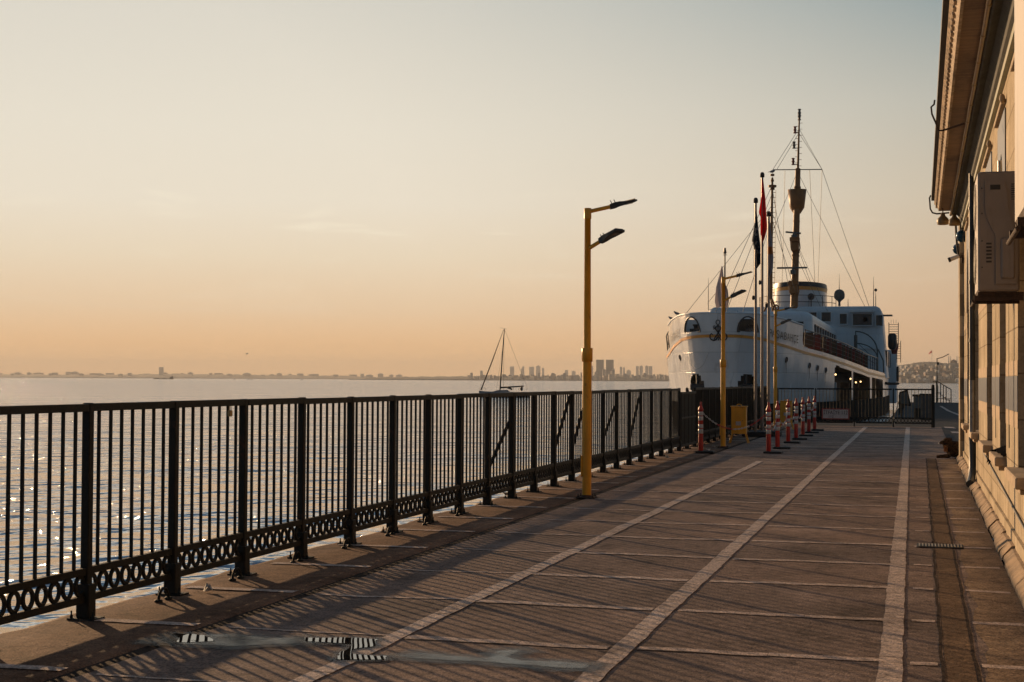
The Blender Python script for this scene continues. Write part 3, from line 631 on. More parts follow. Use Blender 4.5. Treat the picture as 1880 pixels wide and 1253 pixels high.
# cross gate that closes the pier at its far end
gy = 55.6
XG0, XG1 = -4.98, 0.42
gate = empty('cross_gate', (XG0, gy, 0), 'iron gate fence standing across the pier in front of the ferry', 'gate')
for i, gx in enumerate([XG0+(XG1-XG0)*q/4 for q in range(5)]):
    m = MB(); w = .022 if 0 < i < 4 else .035 if i == 0 else .06
    m.bbox(gx-w, gx+w, gy-w, gy+w, 0.0, 1.36+(.05 if i == 4 else 0), .006)
    if i == 4: m.ball((gx, gy, 1.45), .06, 10, 6)
    m.build('post', M['iron'], gate)
    if i < 4: 
        pn = panel(gate, gy, gx+.02, gx+(XG1-XG0)/4-.02, 10, 1.36, 'X', 'sun_tinted_iron')
a, b = gp(1638, 788), gp(1649, 728)
MB().tube([(-1.0, gy-.25, .02), (-.72, gy-.04, 1.0)], .014, 6).build('brace', M['sun_tinted_iron'], gate)
# fire-lane board on the gate
def text_obj(name, txt, size, mt, parent, world, rot=(PI/2, 0, 0), sx=1.0, ext=0.002, align='CENTER', bold=0.0):
    cu = bpy.data.curves.new(name, 'FONT'); cu.body = txt; cu.size = size; cu.align_x = align; cu.align_y = 'CENTER'; cu.extrude = ext; cu.offset = bold
    t = bpy.data.objects.new(name, cu); COL.objects.link(t)
    bpy.context.view_layer.update()
    me = bpy.data.meshes.new_from_object(t.evaluated_get(bpy.context.evaluated_depsgraph_get()))
    bpy.data.objects.remove(t, do_unlink=True)
    o = bpy.data.objects.new(name, me); COL.objects.link(o); me.materials.clear(); me.materials.append(mt)
    Mx = Matrix.Translation(world) @ Matrix((Vector((1, 0, 0)), Vector((0, 1, 0)), Vector((0, 0, 1)))).to_4x4()
    from mathutils import Euler
    me.transform(Matrix.Scale(sx, 4, (1, 0, 0)))
    me.transform(Euler(rot).to_matrix().to_4x4())
    if parent:
        org = Vector((0, 0, 0)); p = parent
        while p is not None: org += p.location; p = p.parent
        me.transform(Matrix.Translation(Vector(world)-org)); o.parent = parent
    else: o.location = world
    return o
M['sign_red'] = mat('sign_red', (0.32, 0.05, 0.04), 0.6, 0, 0.2, 8); M['sign_white'] = mat('sign_white', (0.5, 0.42, 0.38), 0.5, 0, 0.1, 8); M['sign_ink'] = mat('sign_ink', (0.05, 0.012, 0.012), 0.6)
sgc = Vector(((-2.93), gy-.06, .44))
sg = empty('fire_lane_board', (sgc.x, sgc.y, sgc.z-.19), 'white board with a red border hanging low on the cross gate', 'sign')
MB().bbox(sgc.x-.48, sgc.x+.48, sgc.y-.01, sgc.y+.01, sgc.z-.19, sgc.z+.19, .004).build('board', M['sign_red'], sg)
MB().bbox(sgc.x-.44, sgc.x+.44, sgc.y-.014, sgc.y-.0105, sgc.z-.155, sgc.z+.155, .001).build('face', M['sign_white'], sg)
text_obj('lettering', 'İTFAİYE 112', .19, M['sign_ink'], sg, (sgc.x, sgc.y-.017, sgc.z+.045), sx=.82)
text_obj('lettering', '112', .13, M['sign_ink'], sg, (sgc.x-.16, sgc.y-.017, sgc.z-.09))

ordn = ['first', 'second', 'third', 'fourth', 'fifth', 'sixth', 'seventh', 'eighth', 'ninth', 'tenth', 'eleventh', 'twelfth', 'thirteenth']
# iron hoops let into the quay edge beside the posts
def hoop(x, y, r=.075):
    m = MB(); pts = [(x+.03*0, y-r*math.cos(PI*q/10), .005+r*1.15*math.sin(PI*q/10)) for q in range(11)]
    m.tube(pts, .011, 7); m.lathe([(.03, .002), (.03, .012), (.02, .02)], (x, y-r, 0), 8); m.lathe([(.03, .002), (.03, .012), (.02, .02)], (x, y+r, 0), 8)
    return m.build('iron_hoop', M['iron'], origin=(x, y, 0))
h0 = None
for i, k in enumerate([1, 2, 3, 4, 5, 6, 7]):
    y = Y0+SP*k-.30; x = FX(y)+.09
    if h0 is None: h0 = hoop(x, y); o = h0
    else: o = h0.copy(); COL.objects.link(o); o.location = (x, y, 0)
    tag(o, 'small black iron hoop in the quay edge beside the %s fence post from the left' % ordn[k], 'mooring hoop', 'iron hoops set in the quay edge')

# ------------------------------------------------------------------ street lamps
def lamp(base, h, label, arms=2, upper_w=.082):
    L = empty('street_lamp', base, label, 'street lamp', 'yellow street lamps on the quay' if arms == 2 else None); x, y, z = base
    s = h/3.94; zc = z+1.95*s
    m = MB(); m.lathe([(.063, z+.02), (.062, zc-.09), (.062, zc-.088)], (x, y, 0), 24); m.build('lower_pole', M['yellow'], L)
    m = MB(); m.lathe([(.062, zc-.1), (.074, zc-.098), (.075, zc+.08), (.07, zc+.086), (.045, zc+.087)], (x, y, 0), 24); m.build('pole_collar', M['yellow'], L)
    m = MB(); m.lathe([(.050, zc+.05), (.042, z+h-.14*s), (.044, z+h-.14*s)], (x, y, 0), 24); 
    m.lathe([(.05, z+h-.145*s), (.05, z+h-.005), (.044, z+h)], (x, y, 0), 24); m.build('upper_pole', M['yellow'], L)
    m = MB(); m.bbox(x-.13, x+.13, y-.11, y+.11, z+.002, z+.02, .004)
    for sx in (-.1, .1):
        for sy in (-.08, .08): m.lathe([(.016, z+.02), (.016, z+.035), (.007, z+.036), (.007, z+.06)], (x+sx, y+sy, 0), 8)
    m.lathe([(.075, z+.02), (.07, z+.028), (.064, z+.045)], (x, y, 0), 20); m.build('base_plate', M['rust'], L)
    if arms == 2:
        m = MB(); m.bbox(x-.075, x-.052, y-.045, y+.035, z+.30, z+.58, .004); m.build('hatch', M['yellow'], L)
    def arm(z0, d, la, lh, tilt):
        d = Vector(d).normalized(); up = Vector((0, 0, 1)); side = d.cross(up).normalized(); u2 = side.cross(d)
        a = Vector((x, y, z0)); b_ = a+d*la
        A = MB().tube([a+d*.02, b_], .027, 12).build('arm', M['yellow'], L)
        h2 = (d*math.cos(tilt)+u2*math.sin(tilt)).normalized(); u3 = side.cross(h2)
        m = MB()
        def fr(t, w, up0, up1): return [b_+h2*t+side*w*sx+u3*uu for sx, uu in ((-1, up0), (1, up0), (1, up1), (-1, up1))]
        rings = [fr(-.03, .035, -.035, .035), fr(.05, .042, -.035, .045), fr(.11, .06, -.022, .04), fr(.19, .085, -.018, .022), fr(lh-.03, .10, -.014, .014), fr(lh, .075, -.010, .008)]
        vs = [v for r_ in rings for v in r_]; fs = []
        for i in range(len(rings)-1):
            for q in range(4): w = (q+1) % 4; fs.append((i*4+q, i*4+w, (i+1)*4+w, (i+1)*4+q))
        fs += [(3, 2, 1, 0), tuple(len(vs)-4+q for q in range(4))]; m.add(vs, fs)
        for q in range(9):    # cooling fins
            t = .17+(lh-.2)*q/8.0; w = .078
            vs = [b_+h2*(t+dt)+side*ww+u3*uu for dt in (-.004, .004) for ww, uu in ((-w, .012), (w, .012), (w, .030), (-w, .030))]
            m.add(vs, [(0, 1, 2, 3), (7, 6, 5, 4), (0, 4, 5, 1), (1, 5, 6, 2), (2, 6, 7, 3), (3, 7, 4, 0)])
        for t in (.01, .06): m.tube([b_+h2*t+u3*.04, b_+h2*(t-.01)+u3*.085], .006, 6)
        hd = m.build('lamp_head', M['lamp_grey'], L)
        vs = [b_+h2*t+side*w*sx-u3*.021 for t, w in ((.2, .06), (lh-.05, .075)) for sx in (-1, 1)]
        MB().add(vs, [(0, 2, 3, 1)]).add([v-u3*.001 for v in vs], [(0, 1, 3, 2)]).build('lens', M['lens'], hd)
    if arms == 2:
        cr_ = Vector((math.cos(YAW), math.sin(YAW), 0)); tw = Vector((math.sin(YAW), -math.cos(YAW), 0))
        arm(z+h-.05*s, cr_*1.0+tw*-.1+Vector((0, 0, .24)), .34*s, .35*s, R(1))
        arm(z+h-.56*s, cr_*.62+tw*.62+Vector((0, 0, .36)), .28*s, .36*s, R(-3))
    return L
b1 = gp(1077, 915); lamp((b1.x, b1.y, 0), 3.94, 'tall yellow lamp post with two dark lamp heads, nearest the camera by the fence')
b2 = gp(1327.5, 823); lamp((b2.x, b2.y, 0), 4.08, 'yellow lamp post between the lone traffic post and the yellow box')
b3 = gp(1423.5, 785.5); lamp((b3.x, b3.y, 0), 4.05, 'farthest yellow lamp post standing behind the row of traffic posts')
b4 = gp(1720.5, 739)
L4 = empty('street_lamp', (b4.x, b4.y, 0), 'thin dark lamp post with one arm at the far end of the pier', 'street lamp')
MB().lathe([(.09, 0), (.085, 1.3), (.045, 1.35), (.035, 3.45)], (b4.x, b4.y, 0), 12).build('pole', M['sun_tinted_iron'], L4)
MB().tube([(b4.x, b4.y, 3.42), (b4.x+.45, b4.y, 3.55), (b4.x+.72, b4.y, 3.70)], .03, 8).build('arm', M['iron'], L4)
MB().ball((b4.x+.8, b4.y, 3.74), (.14, .08, .035), 10, 6, Matrix.Rotation(R(-28), 3, 'Y')).build('lamp_head', M['lamp_grey'], L4)
MB().bbox(b4.x+.03, b4.x+.16, b4.y-.06, b4.y+.06, 2.95, 3.15, .01).build('speaker_box', M['lamp_grey'], L4)

# ------------------------------------------------------------------ flagpoles with flags
def cloth(mbuild, pts_l, pts_r, y, thick=.004, n=22, amp=.05, seed=0):
    """a hanging flag: left and right outline given as (x, z) against height, folded in depth"""
    rnd = random.Random(seed); vs = []; fs = []
    zt = max(pts_l[0][1], pts_r[0][1]); zb = min(pts_l[-1][1], pts_r[-1][1]); m_ = 12
    for side in (0, 1):
        for j in range(n+1):
            z = zt+(zb-zt)*j/n
            xl = interp(-z, [-p[1] for p in pts_l], [p[0] for p in pts_l]); xr = interp(-z, [-p[1] for p in pts_r], [p[0] for p in pts_r])
            for i in range(m_+1):
                t = i/m_; fold = math.sin(t*PI*3.0+z*1.3+seed)*amp*(0.3+j/n)
                vs.append((lerp(t, xl, xr), y+fold+(thick if side else 0), z+.03*math.sin(t*7+seed)*(j/n)))
    N = (n+1)*(m_+1)
    for j in range(n):
        for i in range(m_):
            a = j*(m_+1)+i; fs.append((a, a+1, a+m_+2, a+m_+1)); fs.append((N+a, N+a+m_+1, N+a+m_+2, N+a+1))
    for j in range(n):
        for i in (0, m_): a = j*(m_+1)+i; fs.append((a, a+m_+1, N+a+m_+1, N+a))
    return mbuild.add(vs, fs, True)
def flag_mat(name, base, other, kind):
    m = bpy.data.materials.new(name); m.use_nodes = True
    n, l = m.node_tree.nodes, m.node_tree.links; b = n['Principled BSDF']; b.inputs['Roughness'].default_value = .75
    t = n.new('ShaderNodeTexCoord')
    if kind == 'blots':
        z = n.new('ShaderNodeTexNoise'); z.inputs['Scale'].default_value = 9; z.inputs['Detail'].default_value = 2; l.new(t.outputs['Object'], z.inputs['Vector'])
        r = ramp(n, [(0, base), (0.60, base), (0.64, other), (1, other)], 'LINEAR'); l.new(z.outputs[0], r.inputs[0])
        sp = n.new('ShaderNodeSeparateXYZ'); l.new(t.outputs['Object'], sp.inputs[0])
        g = ramp(n, [(0, (0, 0, 0)), (.14, (0, 0, 0)), (.2, (1, 1, 1)), (.62, (1, 1, 1)), (.7, (0, 0, 0)), (1, (0, 0, 0))], 'LINEAR')
        mr_ = n.new('ShaderNodeMapRange'); mr_.inputs[1].default_value = 4.95; mr_.inputs[2].default_value = 6.9; l.new(sp.outputs['Z'], mr_.inputs[0]); l.new(mr_.outputs[0], g.inputs[0])
        mx = n.new('ShaderNodeMixRGB'); l.new(g.outputs[0], mx.inputs[0]); mx.inputs[1].default_value = tuple(base)+(1,); l.new(r.outputs[0], mx.inputs[2]); l.new(mx.outputs[0], b.inputs['Base Color'])
    elif kind == 'band':
        sp = n.new('ShaderNodeSeparateXYZ'); l.new(t.outputs['Object'], sp.inputs[0])
        mr_ = n.new('ShaderNodeMapRange'); mr_.inputs[1].default_value = 4.3; mr_.inputs[2].default_value = 6.5; l.new(sp.outputs['Z'], mr_.inputs[0])
        g = ramp(n, [(0, base), (.44, base), (.46, other), (.54, other), (.56, base), (1, base)], 'LINEAR'); l.new(mr_.outputs[0], g.inputs[0]); l.new(g.outputs[0], b.inputs['Base Color'])
    else: b.inputs['Base Color'].default_value = tuple(base)+(1,)
    tr = n.new('ShaderNodeBsdfTranslucent'); mxs = n.new('ShaderNodeMixShader'); mxs.inputs[0].default_value = .5; out = [x for x in n if x.type == 'OUTPUT_MATERIAL'][0]
    if b.inputs['Base Color'].links: l.new(b.inputs['Base Color'].links[0].from_socket, tr.inputs[0])
    else: tr.inputs[0].default_value = tuple(base)+(1,)
    l.new(b.outputs[0], mxs.inputs[1]); l.new(tr.outputs[0], mxs.inputs[2]); l.new(mxs.outputs[0], out.inputs[0])
    return m
M['flag_red'] = flag_mat('red_flag_cloth', (0.72, 0.02, 0.02), None, '')
M['flag_navy'] = flag_mat('navy_flag_cloth', (0.012, 0.03, 0.06), (.35, .38, .4), 'blots')
M['flag_pale'] = flag_mat('pale_flag_cloth', (0.42, 0.40, 0.44), (.5, .24, .08), 'band')
def flagpole(px, pybase, pytop, label, flabel, mk, outline_l, outline_r, seed):
    b = gp(px, pybase); d = b.length; Z = (ray(px, pybase)*1).length
    q = CR.transposed() @ (b-Vector((0, 0, EYE))); depth = -q.z
    sc_ = depth/F_PX
    top = (pybase-pytop)*sc_
    fp = empty('flagpole', b, label, 'flagpole', 'steel flagpoles on the quay')
    MB().lathe([(.045, .12), (.043, 2.0), (.033, top-.12)], (b.x, b.y, 0), 16).build('pole', M['steel'], fp)
    MB().lathe([(.034, top-.16), (.065, top-.15), (.065, top-.06), (.045, top-.01), (.01, top)], (b.x, b.y, 0), 14).build('cap', M['black'], fp)
    MB().bbox(b.x-.36, b.x+.36, b.y-.3, b.y+.3, 0.003, .15, .02).build('base_block', M['black'], fp)
    m = MB(); zz = (pybase-(pytop+(pybase-pytop)*.42))*sc_; m.ball((b.x-.07, b.y, zz), (.04, .02, .07), 8, 6); m.tube([(b.x-.05, b.y-.03, zz), (b.x-.045, b.y-.03, top-.2)], .005, 4); m.build('halyard', M['cable'], fp)
    hw = lambda x, y: (b.x+(x-px)*sc_, (pybase-y)*sc_)
    m = MB(); cloth(m, [hw(*p) for p in outline_l], [hw(*p) for p in outline_r], b.y-.06, seed=seed)
    fl = m.build('flag', M[mk], origin=(b.x, b.y, 0)); tag(fl, flabel, 'flag', 'limp flags on the quay poles')
    return b
flagpole(1387, 802, 362, 'steel flagpole flying the navy flag, leftmost of three', 'navy blue flag with pale markings hanging limp on the left steel flagpole', 'flag_navy',
         [(1388, 384), (1385, 412), (1380, 442), (1385, 460), (1386, 480), (1386, 491)], [(1389, 384), (1393, 425), (1396, 450), (1397, 478), (1397, 487), (1392, 491)], 1)
flagpole(1399, 800, 315, 'tallest steel flagpole flying the red flag, middle of three', 'red flag hanging limp on the tallest steel flagpole', 'flag_red',
         [(1400, 328), (1398, 360), (1393, 392), (1397, 400), (1396, 430), (1400, 443)], [(1401, 328), (1405, 365), (1407, 400), (1408, 420), (1405, 434), (1402, 443)], 2)
flagpole(1411, 801, 387, 'steel flagpole flying the pale flag, rightmost of three', 'pale grey flag with one orange stripe hanging limp on the right steel flagpole', 'flag_pale',
         [(1412, 400), (1411, 430), (1410, 470), (1410, 500), (1411, 508)], [(1413, 400), (1417, 440), (1420, 470), (1419, 495), (1413, 508)], 3)

# ------------------------------------------------------------------ traffic delineator posts
def delineator(b):
    D = empty('delineator_post', (b.x, b.y, 0)); x, y = b.x, b.y
    MB().bbox(x-.10, x+.30, y-.16, y+.16, .003, .05, .012).build('base', M['black'], D)
    MB().lathe([(.052, .05), (.055, .06), (.052, .40), (.05, .94), (.062, .945), (.064, .955), (.05, .99), (.028, 1.05), (.022, 1.085), (.027, 1.10), (.02, 1.13), (.006, 1.135)], (x, y, 0), 20).build('post_body', M['red'], D)
    for z0, z1 in ((.43, .53), (.55, .635), (.72, .81), (.83, .915)):
        MB().lathe([(.051, z0), (.0545, z0+.003), (.0535, z1-.003), (.05, z1)], (x, y, 0), 20).build('reflective_band', M['reflector'], D)
    return D
dpx = [(1286.5, 832), (1411, 833), (1427.5, 824.5), (1447, 814), (1461.5, 807.5), (1474, 801), (1485, 795.5), (1495.5, 791)]
dlab = ['red and white traffic post standing alone between the quay fence and the yellow lamp post',
        'red and white traffic post at the near end of the row of seven', 'second red and white traffic post from the near end of the row',
        'third red and white traffic post from the near end of the row', 'fourth red and white traffic post, the middle one of the row',
        'third red and white traffic post from the far end of the row', 'red and white traffic post last but one at the far end of the row', 'red and white traffic post at the far end of the row, nearest the cross gate']
d0 = None; dpos = []
for (px, py), lb in zip(dpx, dlab):
    b = gp(px, py); dpos.append(b)
    if d0 is None: d0 = delineator(b); o = d0
    else: o = copy_tree(d0); o.location = (b.x, b.y, 0); o.rotation_euler.z = random.uniform(-.12, .12)
    tag(o, lb, 'traffic post', 'red and white traffic posts')
# plastic chain between the posts
def chain(a, b, sag, za=.93, zb=.93, label='', n=None):
    A = Vector((a.x, a.y, za)); B = Vector((b.x, b.y, zb)); L = (B-A).length
    c = empty('plastic_chain', A, label, 'chain', 'red and white plastic chains'); n = n or max(12, int(L/.035)); r_, w_ = MB(), MB()
    for i in range(n):
        t = (i+.5)/n; p = A.lerp(B, t); p.z -= sag*4*t*(1-t); t2 = t+.01; q = A.lerp(B, t2); q.z -= sag*4*t2*(1-t2)
        d = (q-p).normalized(); s_ = d.cross(Vector((0, 0, 1))).normalized(); u = s_.cross(d)
        if i % 2: s_, u = u, s_
        h = L/n*.72; pts = [p+d*h*math.cos(2*PI*k/8)+s_*.013*math.sin(2*PI*k/8) for k in range(9)]
        (r_ if (i//10) % 2 else w_).tube(pts, .0065, 4, cap=False)
    r_.build('red_links', M['red'], c); w_.build('white_links', M['white_plastic'], c)
chain(dpos[0], dpos[1], .40, label='long sagging red and white chain from the lone traffic post to the row')
chain(dpos[1], dpos[2], .45, label='short slack chain between the two nearest traffic posts of the row')
chain(dpos[2], dpos[3], .42, label='slack chain between the second and third posts of the traffic post row')
chain(dpos[3], dpos[4], .35, label='slack chain between the third and fourth traffic posts of the row')
chain(dpos[4], dpos[5], .38, label='slack chain between the fourth and fifth posts in the traffic post row')
chain(dpos[6], dpos[7], .28, .98, .93, 'slack chain between the last two traffic posts of the row')

# ------------------------------------------------------------------ yellow cabinets on legs
def cabinet(px, py, label, yw=0):
    b = gp(px, py); x, y = b.x, b.y; c = empty('yellow_cabinet', b, label, 'cabinet', 'yellow steel cabinets on legs'); w, d = .19, .13
    m = MB(); m.bbox(x-w, x+w, y-d, y+d, .24, .93, .012); m.build('body', M['yellow'], c)
    m = MB(); m.bbox(x-w-.02, x+w+.02, y-d-.02, y+d+.02, .931, .955, .006)
    m.tube([(x-.06, y, .953), (x-.05, y, .99), (x+.0, y, 1.0), (x+.05, y, .99), (x+.06, y, .953)], .012, 6); m.build('lid', M['yellow'], c)
    for sx in (-1, 1):
        for sy in (-1, 1):
            m = MB(); m.tube([(x+sx*(w-.02), y+sy*(d-.02), .245), (x+sx*(w+.05), y+sy*(d+.03), .0)], .016, 6); m.build('leg', M['yellow'], c)
    MB().bbox(x-.07, x+.06, y-d-.006, y-d-.0005, .46, .56, .001).build('notice', M['sign_white'], c)
    MB().lathe([(.012, 0), (.012, .015)], (x+.10, y-d-.016, .57), 8).build('lock', M['black'], c)
    return c
cabinet(1357, 814, 'yellow steel cabinet on splayed legs right of the second lamp post')
cabinet(1443.5, 789, 'yellow steel cabinet half hidden behind the row of traffic posts')

# ------------------------------------------------------------------ the white ferry
def proj(v):
    q = CR.transposed() @ (Vector(v)-Vector((0, 0, EYE))); return IW/2+F_PX*q.x/-q.z, IH/2-F_PX*q.y/-q.z
SX0, SYB = -10.2, 79.5
BS = [0, .05, .15, .35, .6, 1, 2, 4.5, 7.5, 12, 18, 26, 34, 46, 65, 70, 74]
BV = [0, .55, .95, 1.28, 1.55, 1.85, 2.35, 3.15, 3.85, 4.8, 5.7, 6.4, 6.9, 7.4, 7.4, 7.0, 5.9]
beta = lambda s: interp(s, BS, BV)
ZS = lambda s: interp(s, [0, 2, 4, 8, 12, 18, 30, 46, 80], [3.95, 3.78, 3.56, 3.22, 3.0, 2.68, 2.2, 1.98, 1.95])     # stripe
ZR = lambda s: interp(s, [0, 1.5, 3, 5, 7.5, 9], [5.12, 5.10, 5.02, 4.9, 4.74, 4.66])                                   # bulwark rail
ZD = lambda s: ZS(s)+.30                                                                                               # deck edge
def hh(z): return max(0, min(1.1, (z-SEA)/(5.0-SEA)))
def hpt(sp, z, side, off=0.0):
    def raw(sp, z):
        h = hh(z); sh = 2.2*(1-min(1, h))**1.3; fl = 1-.24*(1-h)*math.exp(-sp/9)
        return Vector((SX0+side*beta(max(0, sp))*fl, SYB+sp+sh, z))
    p = raw(sp, z)
    if off:
        e = .06; a = raw(sp+e, z)-raw(max(0, sp-e), z); b = raw(sp, z+.1)-raw(sp, z-.1)
        n = a.cross(b); n.normalize()
        if n.x*side < 0 or (abs(n.x) < .3 and n.y > 0): n = -n
        p = p+n*off
    return p
def onhull(px, py, side):
    best = None
    for i in range(0, 600):
        sp = i*.1 if i > 20 else i*.1
        lo, hi = -1.0, 5.1
        for _ in range(18):
            mid = (lo+hi)/2
            if proj(hpt(sp, mid, side))[1] > py: lo = mid
            else: hi = mid
        q = proj(hpt(sp, lo, side)); e = abs(q[0]-px)
        if best is None or e < best[0]: best = (e, sp, lo)
    return best[1], best[2]
SPS = [0]
def frange(a, b, st):
    n = max(1, int(round((b-a)/st))); return [a+(b-a)*i/n for i in range(n)]
SPS = [0, .02, .05, .09, .14]+frange(.2, 2.4, .1)+frange(2.4, 10, .3)+frange(10, 44, .35)+frange(44, 74, 1.5)+[74]
def hullsurf(mb, z_lo, z_hi, nz_, sps, skip=None, off=0.0):
    """both sides of the hull between two height lines"""
    for side in (-1, 1):
        vs = []; fs = []; nS = len(sps)
        for j in range(nz_+1):
            for sp in sps:
                z = lerp(j/nz_, z_lo(sp), z_hi(sp)); vs.append(hpt(sp, z, side, off))
        for j in range(nz_):
            for i in range(nS-1):
                spm = (sps[i]+sps[i+1])/2; z = lerp((j+.5)/nz_, z_lo(spm), z_hi(spm))
                if skip and skip(spm, z, side): continue
                a = j*nS+i; f = (a, a+1, a+nS+1, a+nS)
                fs.append(f if side > 0 else tuple(reversed(f)))
        mb.add(vs, fs, True)
    return mb
ferry = empty('ferry', (SX0, SYB, SEA), 'large white passenger ferry with a gold stripe and yellow mast moored beyond the cross gate', 'ferry')
O = []
for a, b in ((1532, 1563), (1566.5, 1597.5), (1600.5, 1622)):
    s0 = onhull(a, 700, 1)[0]; s1 = onhull(b, 705, 1)[0]; O.append((s0, s1))
def skip_low(sp, z, side):
    half = beta(sp)
    if ((half-1.55)/.52)**2+((z-1.05)/.95)**2 < 1 and z < 2.0: return True
    for s0, s1 in O:
        if s0 < sp < s1:
            top = ZS(sp)-.26; r = .5
            if .2 < z < top and not (sp < s0+r and z > top-r+math.sqrt(max(0, r*r-(s0+r-sp)**2)) and s0 == O[0][0]): return True
    return False
m = MB(); hullsurf(m, lambda s: SEA-.5, lambda s: ZS(s)-.075, 58, SPS, skip_low)
m.add([hpt(74, z, sd_) for z in (SEA-.5, 2.2) for sd_ in (-1, 1)], [(0, 1, 3, 2)])
hull = m.build('hull', M['ship_white'], ferry)
m = MB(); hullsurf(m, lambda s: ZS(s)-.076, lambda s: ZS(s)+.076, 1, SPS, None, .03); m.build('gold_stripe', M['ship_gold'], hull)
m = MB(); hullsurf(m, lambda s: SEA-.4, lambda s: .38, 2, [s for s in SPS if s > 2.4], None, .02); m.build('waterline_band', M['ship_boot'], hull)
m = MB(); hullsurf(m, lambda s: ZS(s)+.074, ZD, 2, [s for s in SPS if s >= 7.0]); m.build('sheer_strake', M['ship_white'], hull)
# rivet rows running down the stem plates
m = MB()
for (ax, ay, bx_, by_, sd_) in ((1291, 620, 1304, 690, -1), (1350, 622, 1348, 684, 1)):
    for q in range(26):
        s_, z = onhull(lerp(q/25, ax, bx_), lerp(q/25, ay, by_), sd_) if q % 5 == 0 else (None, None)
        if s_ is not None: last = (s_, z)
        if q % 5 == 0: keyp = last
    a_ = onhull(ax, ay, sd_); b_ = onhull(bx_, by_, sd_)
    for q in range(30):
        t = q/29
        for dd in (0, .07):
            p = hpt(lerp(t, a_[0], b_[0])+dd, lerp(t, a_[1], b_[1]), sd_, .012); m.ball(p, .017, 5, 3)
m.build('rivet_rows', M['ship_white'], hull)
# bulwark with the two arched fairleads
BSP = [s for s in SPS if s <= 7.5]
BSPf = [0, .02, .05, .09, .14, .17]+frange(.2, 2.4, .06)+frange(2.4, 7.5, .3)+[7.5]
def in_arch(half, z, g=0.0):
    cx_, w, zb, h = 1.47, .50+g, 4.17-g, .78+g
    if z < zb or abs(half-cx_) > w: return False
    return z < zb+h*math.sqrt(max(0, 1-((half-cx_)/w)**2))
bw = MB(); hullsurf(bw, lambda s: ZS(s)+.074, ZR, 30, BSPf, lambda sp, z, side: in_arch(beta(sp)*(1-.24*(1-hh(z))), z))
hullsurf(bw, lambda s: ZS(s)+.074, ZR, 30, BSPf, lambda sp, z, side: in_arch(beta(sp)*(1-.24*(1-hh(z))), z), -.09)
for side in (-1, 1):    # end of the bulwark: rounded step down to the deck
    pr = [hpt(7.5, z, side) for z in (ZR(7.5), ZD(7.5))]
    bw.add([hpt(7.5, ZR(7.5), side), hpt(7.5, ZD(7.5), side), hpt(7.5, ZD(7.5), side, -.09), hpt(7.5, ZR(7.5), side, -.09)], [(0, 1, 2, 3)])
    for k_ in range(6):
        t0, t1 = k_/6, (k_+1)/6; g = lambda t: ZD(7.5+.7*t)+(.35)*(1-math.sqrt(max(0, 1-(1-t)**2)))
        bw.add([hpt(7.5+.7*t0, ZD(7.5), side), hpt(7.5+.7*t1, ZD(7.5), side), hpt(7.5+.7*t1, g(t1), side), hpt(7.5+.7*t0, g(t0), side)], [(0, 1, 2, 3)])
bulw = bw.build('bulwark', M['ship_white'], ferry)
for side in (-1, 1):
    m = MB(); m.tube([hpt(s, ZR(s)+.02, side) for s in BSPf], .05, 8); m.build('bulwark_cap', M['ship_super'], bulw)
    # frame of the fairlead
    pts = []
    for q in range(0, 21):
        an = PI-PI*q/20; half = 1.47+.50*math.cos(an); z = 4.17+.78*math.sin(an)
        sp = interp(half, BV[:11], BS[:11]); pts.append(hpt(sp+.02, z, side, .015))
    pts.append(pts[0]); m = MB(); m.tube(pts, .04, 8); m.build('fairlead_frame', M['ship_rail'], bulw)
    # windlass and bitts seen through the opening
    m = MB(); c = Vector((SX0+side*1.5, SYB+2.6, 4.1)); m.lathe([(.22, 0), (.22, .1), (.14, .14), (.14, .42), (.2, .48), (.2, .54)], c, 14)
    m.tube([c+Vector((-.35, .1, .2)), c+Vector((.35, .1, .2))], .12, 10); m.build('windlass', M['ship_rail'], ferry)
m = MB(); m.bbox(SX0-2.3, SX0+.2, SYB+3.6, SYB+3.7, 4.0, 4.93, .01); m.build('arch_backing_panel', M['ship_super'], ferry)  # panel added to cover the sky seen through the left arch
m = MB(); m.bbox(SX0+.2, SX0+2.5, SYB+2.9, SYB+3.0, 4.0, 4.93, .01); m.build('arch_backing_panel', M['ship_dark'], ferry)  # dark panel added to stand for the shaded interior behind the right arch
# crossed anchors emblem on the stem
m = MB()
def stem(xo, z):
    return hpt(interp(abs(xo), BV[:11], BS[:11]), z, 1 if xo >= 0 else -1, .05)
def em(pts, r): m.tube([stem(*p) for p in pts], r, 6)
em([(.10*math.cos(2*PI*q/14), 4.66+.11*math.sin(2*PI*q/14)) for q in range(15)], .022)
for sg_ in (-1, 1):
    em([(sg_*-.20+.05*math.cos(2*PI*q/10), 4.42+.06*math.sin(2*PI*q/10)) for q in range(11)], .018)
    em([(sg_*-.18, 4.38), (sg_*-.05, 4.18), (sg_*.12, 3.95), (sg_*.24, 3.78)], .03)
    em([(sg_*-.02, 4.5), (sg_*-.12, 4.36), (sg_*-.26, 4.30)], .022)
    em([(sg_*.44, 4.02), (sg_*.46, 3.88), (sg_*.40, 3.76), (sg_*.26, 3.72), (sg_*.12, 3.76), (sg_*.05, 3.88)], .034)
    em([(sg_*.44, 4.02), (sg_*.36, 4.08), (sg_*.30, 4.0)], .024)
    em([(0, 4.55), (sg_*.05, 4.3), (sg_*-.05, 4.05), (sg_*.02, 3.72)], .018)
m.build('anchor_emblem', M['ship_black'], hull)
